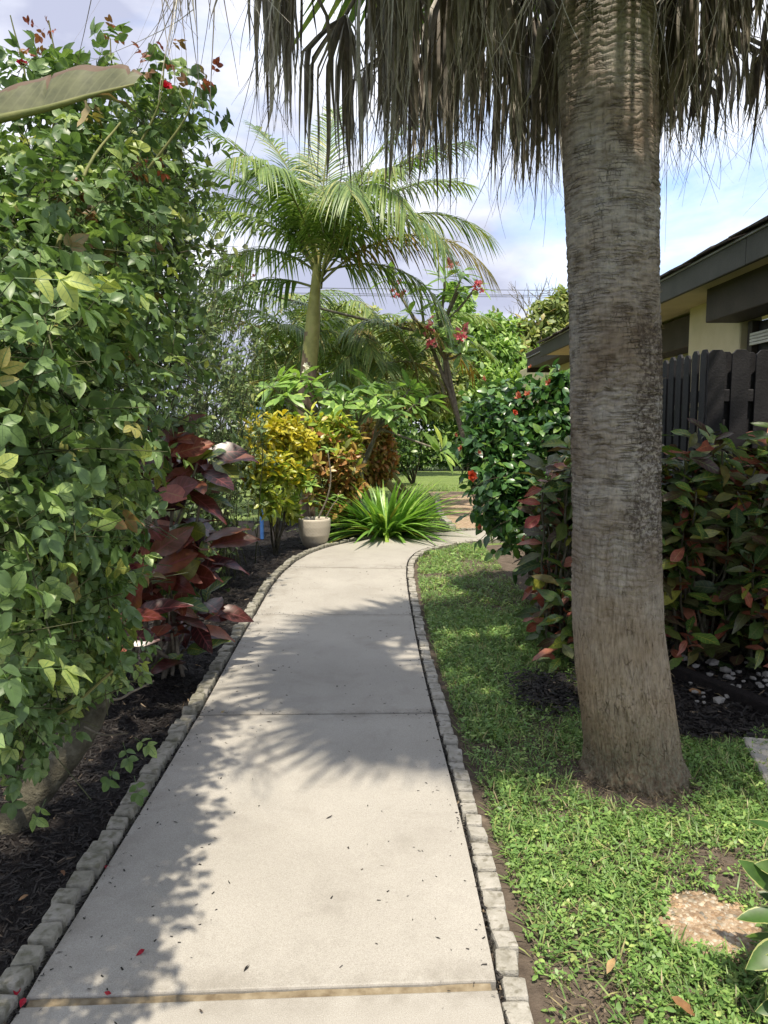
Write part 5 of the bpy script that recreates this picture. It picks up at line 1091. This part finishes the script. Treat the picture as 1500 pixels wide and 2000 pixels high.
# power lines
for k, (y0, y1, nm) in enumerate(((562, 566, 'upper'), (573, 575, 'middle'), (577, 578, 'lower'))):
    p0, p1 = P(300, y0 - 5, 60), P(1500, y1 + 2, 62); mid = (p0 + p1) / 2 - Vector((0, 0, .25)); V, F, U = tube(curve(p0, mid, p1, 24), .022, 5)
    tag(link('power_line', mkmesh('power_line', V, F, U, None, True, M['wire'])), f'{nm} of the thin power lines crossing the sky by the trunk', 'power line', 'power lines behind the trees')

# blue post behind the shrubs
q = P(510, 940, 10.2)
bp_ = thing('blue_post', 'slim bright blue post glimpsed behind the yellow croton', 'post', (q.x, 10.2, -0.05))
box('post_shaft', (q.x - .024, 10.17, -0.05), (q.x + .024, 10.23, 1.66), M['bluepaint'], bp_, .012); box('post_cap', (q.x - .05, 10.15, 1.662), (q.x + .05, 10.25, 1.71), M['bluepaint'], bp_, .012)

# ================================================================== LEFT WALL
gw = thing('garden_wall', 'low beige stucco wall glimpsed behind the left planting', 'wall', (-2.75, 6.0, -0.08))
box('wall_panel', (-2.82, 1.8, -0.1), (-2.68, 10.4, 1.05), M['wallcream'], gw, .01); box('coping', (-2.86, 1.75, 1.052), (-2.64, 10.45, 1.11), M['wallcream'], gw, .015)

# ================================================================== RIGHT: FENCE
FX, FY, FT = 2.20, 5.24, 1.97
fence = thing('picket_fence', 'tall charcoal picket fence with dog eared boards before the house', 'fence', (FX, FY, -0.05))
def picket_mesh(w, h, th=0.018):
    bm = bmesh.new(); c = 0.028
    pr = [(-w / 2, 0), (w / 2, 0), (w / 2, h - c), (w / 2 - c, h), (-w / 2 + c, h), (-w / 2, h - c)]
    v = [bm.verts.new((x, -th / 2, z)) for x, z in pr]; f = bm.faces.new(v); ex = bmesh.ops.extrude_face_region(bm, geom=[f])
    for q in ex['geom']:
        if isinstance(q, bmesh.types.BMVert): q.co.y += th
    bmesh.ops.recalc_face_normals(bm, faces=bm.faces); bmesh.ops.bevel(bm, geom=list(bm.edges), offset=.002, segments=1, affect='EDGES')
    me = bpy.data.meshes.new('picket'); bm.to_mesh(me); bm.free(); me.materials.append(M['fencepaint']); return me
pk = picket_mesh(.118, FT + .05); pk2 = picket_mesh(.100, FT + .05)
for k in range(9):
    link('picket', pk, fence, (0.035 + .162 * k, 0, rng.normal(0, .004))); 
    link('picket', pk, fence, (0.035 + .162 * k + .081, .064, -.012 + rng.normal(0, .003)))
for k in range(26):
    o = link('picket', pk2, fence, (-0.022, .06 + .145 * k, rng.normal(0, .006))); o.rotation_euler = (0, 0, math.pi / 2)
for z in (.35, 1.0, 1.62):
    box('rail', (FX - .01, FY + .011, z), (FX + 1.6, FY + .053, z + .085), M['fencepaint'], fence); box('rail', (FX - .010, FY + .06, z + .003), (FX + .03, FY + 3.9, z + .082), M['fencepaint'], fence)

# ================================================================== RIGHT: HOUSE
HX = 3.25
hs = thing('house', 'yellow stucco bungalow with dark brown beams behind the charcoal fence', 'house', (HX, 8.0, -0.06))
box('wall', (HX, 7.15, -.06), (HX + .2, 8.35, 3.05), M['cream'], hs, .01)
box('wall', (HX + .35, 8.352, -.06), (HX + .55, 13.0, 3.05), M['cream'], hs, .01)
box('wall', (HX + .202, 8.20, -.06), (HX + .345, 8.34, 3.05), M['cream'], hs, .004)
box('wall', (HX + .5, 4.0, -.06), (HX + .6, 7.14, 3.0), M['dark'], hs, .004)
box('wall', (HX - .02, 13.0, -.06), (HX + 6, 13.15, 3.05), M['cream'], hs, .01)
# screened porch: frame posts, beam, blind
o = box('porch_beam', (HX - .30, 3.6, 2.40), (HX + .02, 7.20, 2.71), M['brownpaint'], hs, .008)
for y in (7.02, 6.1, 5.2, 4.3): box('frame_post', (HX + .05, y, .0), (HX + .12, y + .09, 2.40), M['brownpaint'], hs, .004)
box('screen', (HX + .10, 3.8, 0), (HX + .11, 7.0, 2.39), M['dark'], hs, 0)
for k in range(4): box('blind_slat', (HX + .02, 6.15, 2.26 - .028 * k), (HX + .045, 7.0, 2.283 - .028 * k), M['whitepaint'], hs, .002)
# window in the set back wall, with header
box('header', (HX + .05, 8.36, 2.32), (HX + .34, 12.8, 2.66), M['brownpaint'], hs, .008)
for k in range(3):
    y = 8.6 + 1.35 * k
    w = box('window', (HX + .325, y, 1.1), (HX + .349, y + 1.1, 2.27), M['glass'], hs, .002)
    for y0, y1, z0, z1 in ((y, y + .06, 1.1, 2.27), (y + 1.04, y + 1.1, 1.1, 2.27), (y + .062, y + 1.038, 2.2, 2.27), (y + .062, y + 1.038, 1.1, 1.17), (y + .062, y + 1.038, 1.66, 1.71)):
        q = box('window_frame', (HX + .29, y0, z0), (HX + .323, y1, z1), M['whitepaint'], None, .003); mw = q.location.copy(); q.parent = w; q.location = mw - (hs.location + w.location)
# eaves: fascia, soffit, drip edge, roof with overlapping shingle courses
EX = 2.72
for y0_, y1_ in ((2.5, 5.95), (5.956, 9.6), (9.606, 13.6)): box('fascia_board', (EX, y0_, 2.665), (EX + .035, y1_, 2.865), M['fascia'], hs, .004)
box('soffit', (EX + .036, 2.5, 2.70), (HX + 1.2, 13.6, 2.72), M['cream'], hs, .002)
de = box('drip_edge', (EX - .016, 2.48, 2.866), (EX + .06, 13.62, 2.880), M['drip'], hs, .002)
sl = R(20); rows_ = 14
roof = link('roof', boxmesh('roof', 5.2, 11.2, .03, M['shingle'], 0), hs, Vector((EX + 2.44, 8.05, 2.90 + 2.44 * math.tan(sl) - .02)) - hs.location); roof.rotation_euler = (0, -sl, 0)
for r_ in range(3):
    for k in range(36):
        w_ = .31; me_ = None
        if r_ == 0 and k == 0: shm = [boxmesh('shingle', .30, .305, .020, M['shingle'], .004, 1, .003) for _ in range(4)]
        x_ = .10 + .20 * r_; o = link('shingle', shm[rng.integers(0, 4)], hs, Vector((EX - .05 + x_ * math.cos(sl) + .03, 2.55 + w_ * k + (r_ % 2) * .15, 2.905 + x_ * math.sin(sl) + rng.normal(0, .004))) - hs.location)
        o.rotation_euler = (rng.normal(0, .012), -sl + .03, rng.normal(0, .012))
# second villa further along
h2 = thing('house', 'distant dark roofed villa showing its roof edge left of the palm trunk', 'house', (3.6, 17.0, -0.06))
box('wall', (3.75, 13.8, -.06), (4.0, 21.5, 3.0), M['cream'], h2, .01)
box('fascia', (3.18, 13.7, 2.74), (3.22, 17.3, 2.96), M['brownpaint'], h2, .004); box('soffit', (3.222, 13.7, 2.76), (4.6, 17.28, 2.78), M['brownpaint'], h2, .002); box('end_board', (3.18, 17.302, 2.66), (3.75, 17.34, 2.96), M['brownpaint'], h2, .004)
o = box('drip_edge', (3.15, 13.68, 2.962), (3.23, 17.36, 2.98), M['drip'], h2, .002)
roof = link('roof', boxmesh('roof', 4.2, 3.7, .10, M['shingle'], .01), h2, Vector((3.16 + 1.97, 15.52, 3.03 + 1.97 * math.tan(sl))) - h2.location); roof.rotation_euler = (0, -sl, 0)

# ================================================================== RIGHT: HIBISCUS
hb = Vector((1.45, 7.1, -0.05))
hib = thing('hibiscus_bush', 'dark leaved hibiscus bush with orange flowers left of the palm trunk', 'hibiscus', hb)
cl = [(np.array(P(px, py, Y)), np.array((r_, r_, r_)), n) for px, py, Y, r_, n in ((955, 815, 6.9, .20, 36), (1010, 805, 7.0, .22, 44), (1075, 785, 7.1, .22, 44), (940, 865, 6.7, .18, 36), (990, 870, 6.8, .22, 44), (1060, 860, 6.9, .24, 44), (948, 920, 6.6, .16, 34), (1000, 930, 6.6, .22, 44), (970, 975, 6.5, .17, 32), (1030, 985, 6.5, .22, 40), (995, 1035, 6.4, .13, 20), (1045, 1050, 6.3, .18, 26), (1100, 830, 7.2, .26, 40), (1150, 800, 7.2, .24, 40), (1150, 870, 7.0, .26, 30), (1200, 800, 7.4, .26, 30), (1300, 830, 6.9, .14, 10), (990, 775, 7.1, .11, 14), (1100, 755, 7.2, .15, 22))]
po, di, no, tw = twigs(cl, .24, 8, .35, .6, 2.3, .6, 1.0, .25)
htp = [leaf_tpl(1, w_, 6, .42, .18, d_, t_, .03) for w_, d_, t_ in ((.58, .2, .2), (.52, .4, -.3), (.62, .3, .1))]
foliage(hib, htp, M['hib_leaf'], po, di, no, .075 + .04 * rng.random(len(po)), nind=300, cell=12)
a = Acc(); twig_mesh(a, tw, .003); branch_net(a, hb, [c for c, _, _ in cl], .02); link('branches', a.mesh('branches', M['darktwig'], True, hb), hib)
pos_, ds_ = [], []
for s0, e0 in (((1000, 960, 6.4), (905, 1010, 6.2)), ((1010, 1010, 6.3), (930, 1060, 6.1)), ((1040, 1060, 6.2), (960, 1080, 6.0)), ((1050, 1090, 6.1), (1000, 1120, 5.9)), ((990, 930, 6.4), (915, 960, 6.2))):
    p0, p1 = np.array(P(*s0)), np.array(P(*e0)); cane('twig', [Vector(p0), Vector((p0 + p1) / 2 + [0, 0, .03]), Vector(p1)], .005, .002, M['darktwig'], hib, 4)
    for k in range(9):
        f = .3 + .75 * k / 9; pos_.append(p0 + (p1 - p0) * f); ds_.append(nrmz((p1 - p0) * .8 + rng.normal(0, .35, 3) + [0, 0, -.25]))
pos_, ds_ = np.array(pos_), np.array(ds_); foliage(hib, htp, M['hib_leaf'], pos_, ds_, np.tile([0, -.5, .8], (len(pos_), 1)) + rng.normal(0, .4, pos_.shape), .08 + .03 * rng.random(len(pos_)), nind=60)
fo = mkmesh('flower', *whorl_flower(6, 8, .35, .75, 3), None, True, M['petal_orange']); fs = mkmesh('flower', *whorl_flower(5, 9, .9, .6, 2), None, True, M['petal_salmon'])
for px, py, Y, me_, s_ in ((920, 930, 6.2, fo, .055), (1018, 776, 6.6, fs, .065), (1030, 772, 6.6, fs, .05), (942, 740, 6.6, fs, .038), (1073, 748, 6.7, fs, .045), (1037, 718, 6.8, fs, .03), (902, 876, 6.3, fs, .036), (933, 885, 6.3, fs, .036), (937, 1030, 6.1, fs, .036), (888, 850, 6.4, fs, .03), (1005, 806, 6.5, fo, .03), (1023, 1055, 6.0, fs, .05)):
    o = link('flower', me_, hib, P(px, py, Y) - hb); o.scale = (s_,) * 3; o.rotation_euler = (rng.uniform(.7, 1.5), rng.normal(0, .3), rng.normal(0, .6))

# ================================================================== RIGHT: CROTON HEDGE (separate plants)
gtp = [leaf_tpl(1, w_, 8, pk_, f_, d_, t_, wv) for w_, pk_, f_, d_, t_, wv in ((.42, .58, .2, .3, .3, .06), (.36, .55, .3, .45, -.5, .07), (.46, .6, .15, .2, .2, .06), (.38, .5, .25, .6, .8, .09))]
def croton_plant(label, base, hd, n_leaf=14, s=.155):
    root = thing('hedge_croton', label, 'croton', base, 'crotons of the right hand hedge'); a = Acc(); po, di, no = [], [], []
    for h_ in hd:
        h_ = np.array(h_); b0 = np.array(base) + np.append(rng.normal(0, .07, 2), 0); V, F, U = tube(curve(b0, (b0 + h_) / 2 + rng.normal(0, .07, 3), h_, 8, .012), np.linspace(.011, .005, 8), 6); a.add(V, F, U)
        for k in range(n_leaf):
            th = k * 2.4 + rng.random(); el = rng.uniform(-.3, .95); d_ = np.array([math.cos(th) * math.cos(el), math.sin(th) * math.cos(el), math.sin(el)])
            po.append(h_ + d_ * .02 + np.array([0, 0, -.02 * k + .06])); di.append(d_); no.append(np.array([0, -.45, .85]) + rng.normal(0, .3, 3))
    link('stems', a.mesh('stems', M['bark'], True, base), root)
    po, di, no = map(np.array, (po, di, no)); pk_ = rng.random(len(po)) + np.clip(.9 - po[:, 2], 0, .9) * .10; sc_ = s * (.7 + .6 * rng.random(len(po)))
    for lo_, hi_, mt in ((0, .66, 'croton_mix'), (.66, .90, 'croton_green'), (.90, 9, 'croton_orange')):
        k = (pk_ >= lo_) & (pk_ < hi_)
        if k.any(): foliage(root, gtp, M[mt], po[k], di[k], no[k], sc_[k], nind=140)
def heads_in(x0, x1, y0, y1, z0, z1, n): return [(rng.uniform(x0, x1), rng.uniform(y0, y1), z0 + (z1 - z0) * rng.random() ** .8) for _ in range(n)]
croton_plant('dark croton with coral drooping leaves at the left end of the hedge', Vector((1.22, 5.1, -.05)), heads_in(1.06, 1.46, 4.8, 5.5, .08, 1.30, 46) + [P(1095, 1160, 4.8), P(1105, 1200, 4.7), P(1095, 1260, 4.6), P(1060, 950, 4.9)])
croton_plant('croton of the hedge straight behind the palm trunk', Vector((1.62, 4.85, -.05)), heads_in(1.42, 1.8, 4.55, 5.1, .08, 1.34, 38))
croton_plant('croton of the hedge just right of the palm trunk with broad green top leaves', Vector((2.0, 4.85, -.05)), heads_in(1.72, 2.2, 4.45, 5.1, .12, 1.34, 56) + [P(1340, 900, 4.45), P(1390, 870, 4.5), P(1340, 1060, 4.4), P(1360, 960, 4.4)])
croton_plant('croton of the hedge at the right edge of the picture', Vector((2.42, 4.8, -.05)), heads_in(2.15, 2.8, 4.4, 5.1, .12, 1.36, 62) + [P(1440, 960, 4.4), P(1470, 1130, 4.3)])
# timber and rocks under the hedge
def rock_mesh(seed):
    g = np.random.default_rng(seed); bm = bmesh.new(); bmesh.ops.create_icosphere(bm, subdivisions=1, radius=1)
    for v in bm.verts: v.co *= g.uniform(.7, 1.15)
    me = bpy.data.meshes.new('rock'); bm.to_mesh(me); bm.free(); me.materials.append(M['stone']); return me
rks = [rock_mesh(s) for s in range(6)]
for k in range(46):
    s_ = rng.choice([.012, .018, .025, .035], p=[.5, .3, .15, .05]); q = G(rng.uniform(1330, 1510), rng.uniform(1285, 1372)); 
    o = link('rock', rks[k % 6], None, (q.x, q.y, s_ * .3 - .005)); o.scale = (s_ * 1.3, s_, s_ * .7); o.rotation_euler = (0, 0, rng.random() * 6)
    tag(o, 'pale rock lying among others under the croton hedge', 'rock', 'pale rocks under the hedge')
tim = thing('landscape_timber', 'black buried timber edging between the mulch and the pale rocks', 'timber', (1.85, 4.25, -.05))
q0, q1 = G(1310, 1310), G(1520, 1395); d_ = q1 - q0
me_ = boxmesh('beam', d_.length, .07, .09, M['mulch'], .012, 2, .003); o = link('beam', me_, tim, (q0 + q1) / 2 - tim.location); o.rotation_euler = (0, 0, math.atan2(d_.y, d_.x))

# slab at the right edge, stepping stone, variegated plant
sl_ = box('stepping_slab', (1.63, 2.9, -.06), (2.5, 3.42, -.012), M['concrete'], None, .008); tag(sl_, 'flat pale concrete slab in the grass at the right edge', 'slab'); sl_.rotation_euler = (0, 0, -.25)
ss = Vector((0.99, 2.18, -.062)); stn = thing('stepping_stone', 'round tan pebble stepping stone set in the weedy lawn', 'stepping stone', ss)
V = [[.155 * math.cos(q) * (1 + .05 * math.sin(q * 5) + .04 * math.sin(q * 3 + 1)), .155 * math.sin(q), z_] for z_ in (0, .022) for q in np.linspace(0, 6.283, 40, endpoint=False)] + [[0, 0, .023]]
Fs = [np.array([[k, (k + 1) % 40, 40 + (k + 1) % 40, 40 + k] for k in range(40)]), np.array([[40 + k, 40 + (k + 1) % 40, 80] for k in range(40)])]
link('base', mkmesh('base', np.array(V), Fs, None, None, False, M['gravel']), stn)
pb = np.array([[0, 0, .5], [1, 0, 0], [.5, .85, 0], [-.5, .8, 0], [-1, 0, 0], [-.5, -.85, 0], [.55, -.8, 0], [.45, .3, .42], [-.4, .35, .4], [-.1, -.5, .42]])
pf = np.array([[7, 1, 2], [7, 2, 8], [8, 2, 3], [8, 3, 4], [8, 4, 9], [9, 4, 5], [9, 5, 6], [9, 6, 1], [9, 1, 7], [7, 8, 0], [8, 9, 0], [9, 7, 0]])
n_ = 520; rr_ = np.sqrt(rng.random(n_)) * .15; th = rng.random(n_) * 6.283
pts = np.stack([rr_ * np.cos(th), rr_ * np.sin(th), np.full(n_, .022)], 1); dd = np.stack([np.cos(th * 3), np.sin(th * 5), rng.normal(0, .1, n_)], 1)
V, F, U, rr = batch((pb, pf, np.zeros((10, 2))), pts, dd, np.tile([0.01, 0, 1.], (n_, 1)), .005 + .0055 * rng.random(n_), rng.random(n_))
link('pebbles', mkmesh('pebbles', V, F, U, rr, True, M['pebble']), stn, None, 'stuff')
vb = Vector((1.10, 1.86, -.05)); vp = thing('variegated_plant', 'dark variegated broad leaved plant cut by the lower right corner', 'plant', vb)
vt = [leaf_tpl(1, w_, 9, .5, .25, d_, t_, .03) for w_, d_, t_ in ((.46, .35, .2), (.42, .5, -.4), (.5, .25, .3))]
vpo, vdi, vno = [], [], []
for px, py, Y, d_ in ((1480, 1745, 1.85, (-.5, -.1, .6)), (1500, 1790, 1.82, (-.8, -.2, .25)), (1505, 1840, 1.8, (-.7, -.3, -.05)), (1515, 1960, 1.7, (-.8, -.2, .1)), (1510, 1900, 1.75, (-.3, -.4, .6)), (1500, 1990, 1.7, (-.4, -.3, .8)), (1530, 1760, 1.85, (-.3, .2, .8)), (1540, 1820, 1.8, (.2, -.3, .8)), (1490, 1930, 1.78, (-.1, -.5, .8)), (1520, 1720, 1.9, (.1, .2, .9)), (1478, 1900, 1.82, (-.05, -.1, -1)), (1488, 1960, 1.80, (-.05, -.1, -1))):
    vpo.append(P(px + 42, py, Y)); vdi.append(d_); vno.append((-.2, -.5, .7))
for k in range(26):
    th = k * 2.4; vpo.append(Vector((1.16 + .09 * math.cos(th), 1.84 + .09 * math.sin(th), .06 + .014 * k))); vdi.append((math.cos(th), math.sin(th), rng.uniform(0, .8))); vno.append((-.1, -.3, .9))
foliage(vp, vt, M['vari'], np.array(vpo), np.array(vdi), np.array(vno), .095 + .04 * rng.random(len(vpo)), nind=40)
a = Acc()
for q in vpo: V, F, U = tube(curve(np.array(vb) + rng.normal(0, .02, 3), (np.array(vb) + np.array(q)) / 2 + [.02, 0, .03], np.array(q), 6), np.linspace(.009, .004, 6), 6); a.add(V, F, U)
link('stems', a.mesh('stems', M['darktwig'], True, vb), vp)

# ================================================================== LITTER ON THE PATH
pm = mkmesh('red_petal', *leaf_tpl(1, .7, 5, .6, .35, -.25), None, True, M['petal_red'])
for px, py, lab in ((265, 1867, 'lone red petal on the near slab, right of the block edging'), (213, 1935, 'red petal lying just above the wooden joint board'), (152, 1755, 'red petal caught against the left edging blocks'), (40, 1968, 'red petal at the left end of the wooden joint board'), (30, 1947, 'red petal in the seam at the lower left corner'), (205, 1690, 'faint red petal near the seam of the left blocks')):
    q = G(px, py, .004); o = link('red_petal', pm, None, q); o.scale = (.026,) * 3; o.rotation_euler = (rng.normal(0, .2), rng.normal(0, .2), rng.random() * 6); tag(o, lab, 'petal', 'fallen red petals')
bms = [mkmesh('mulch_bit', leaf_tpl(.03, w_, 5, .4, .5, d_, t_, .15)[0], leaf_tpl(.03, w_, 5, .4, .5, d_, t_)[1], None, None, False, M['mulch_chip']) for w_, d_, t_ in ((.008, -.1, .5), (.006, -.25, -.6), (.011, .05, .3), (.005, -.15, 1.2))]
for px, py in ((748, 1374), (552, 1374), (658, 1339), (584, 1293), (505, 1303), (740, 1232), (820, 1287), (438, 1450), (636, 1600), (740, 1690), (450, 1728), (750, 1762), (862, 1835), (487, 1884), (310, 1604), (337, 1604), (520, 1410), (690, 1400), (760, 1270), (480, 1290), (600, 1240), (430, 1320), (540, 1310)):
    q = G(px, py, .0035); o = link('mulch_bit', bms[rng.integers(0, 4)], None, q); s_ = rng.uniform(.45, 1.2); o.scale = (s_, s_, s_); o.rotation_euler = (0, 0, rng.random() * 6); tag(o, 'dark splinter of mulch lying loose on the concrete path', 'mulch bit', 'mulch splinters on the path')
lm = mkmesh('fallen_leaf', *leaf_tpl(1, .42, 6, .45, .25, .3, .4, .05), None, True, M['dryleaf'])
for px, py, s_, lab in ((1310, 1955, .075, 'long rust coloured leaf fallen on the weeds near the corner'), (730 + 235, 1160, .07, 'pale fallen leaf on the shaded lawn beside the path'), (120, 1697, .035, 'yellowish fallen leaf on the black mulch near the blocks'), (55, 1745, .03, 'curled tan leaf on the black mulch by the corner'), (980, 1513, .06, 'pale green tinged leaf on the lawn left of the palm foot'), (380, 1297, .05, 'curled pale leaf on the mulch below the burgundy croton'), (295, 1315, .04, 'small coral leaf on the mulch under the croton'), (1345, 1345, .09, 'olive fallen leaf on the mulch right of the trunk'), (1395, 1352, .09, 'yellow green fallen leaf beside the pale rocks'), (440, 1392, .04, 'yellow leaf caught in the second path joint'), (1200, 1880, .05, 'reddish scrap of leaf in the weeds')):
    q = G(px, py, .0); z_ = .012 if 400 < px < 820 else -.005
    if px > 900 and py > 1400 or px == 965: z_ = .012
    o = link('fallen_leaf', lm, None, (q.x, q.y, z_)); o.scale = (s_,) * 3; o.rotation_euler = (rng.normal(0, .2), rng.normal(0, .3), rng.random() * 6); tag(o, lab, 'leaf', 'fallen leaves')

# crumbs swept towards the edges of the path
n_ = 900; yy = rng.uniform(1.7, 8.2, n_); side_ = rng.random(n_) < .6; fe = rng.random(n_) ** 2.6 * .45
xl = np.interp(yy, LE[:126, 1], LE[:126, 0]); xr = np.interp(yy, RE[:126, 1], RE[:126, 0]); xx = np.where(side_, xl + .01 + fe, xr - .01 - fe)
for jy in (3.77, 5.86, 7.9): sel = rng.random(n_) < .08; yy[sel] = jy + rng.normal(0, .03, sel.sum())
o = scatter_slivers('path_crumbs', np.stack([xx, yy, np.full(n_, .006)], 1), .0085, .0035, M['mulch_chip'], .1); o['label'] = 'fine dark crumbs of mulch and leaf scattered along the concrete path edges'; o['category'] = 'crumbs'
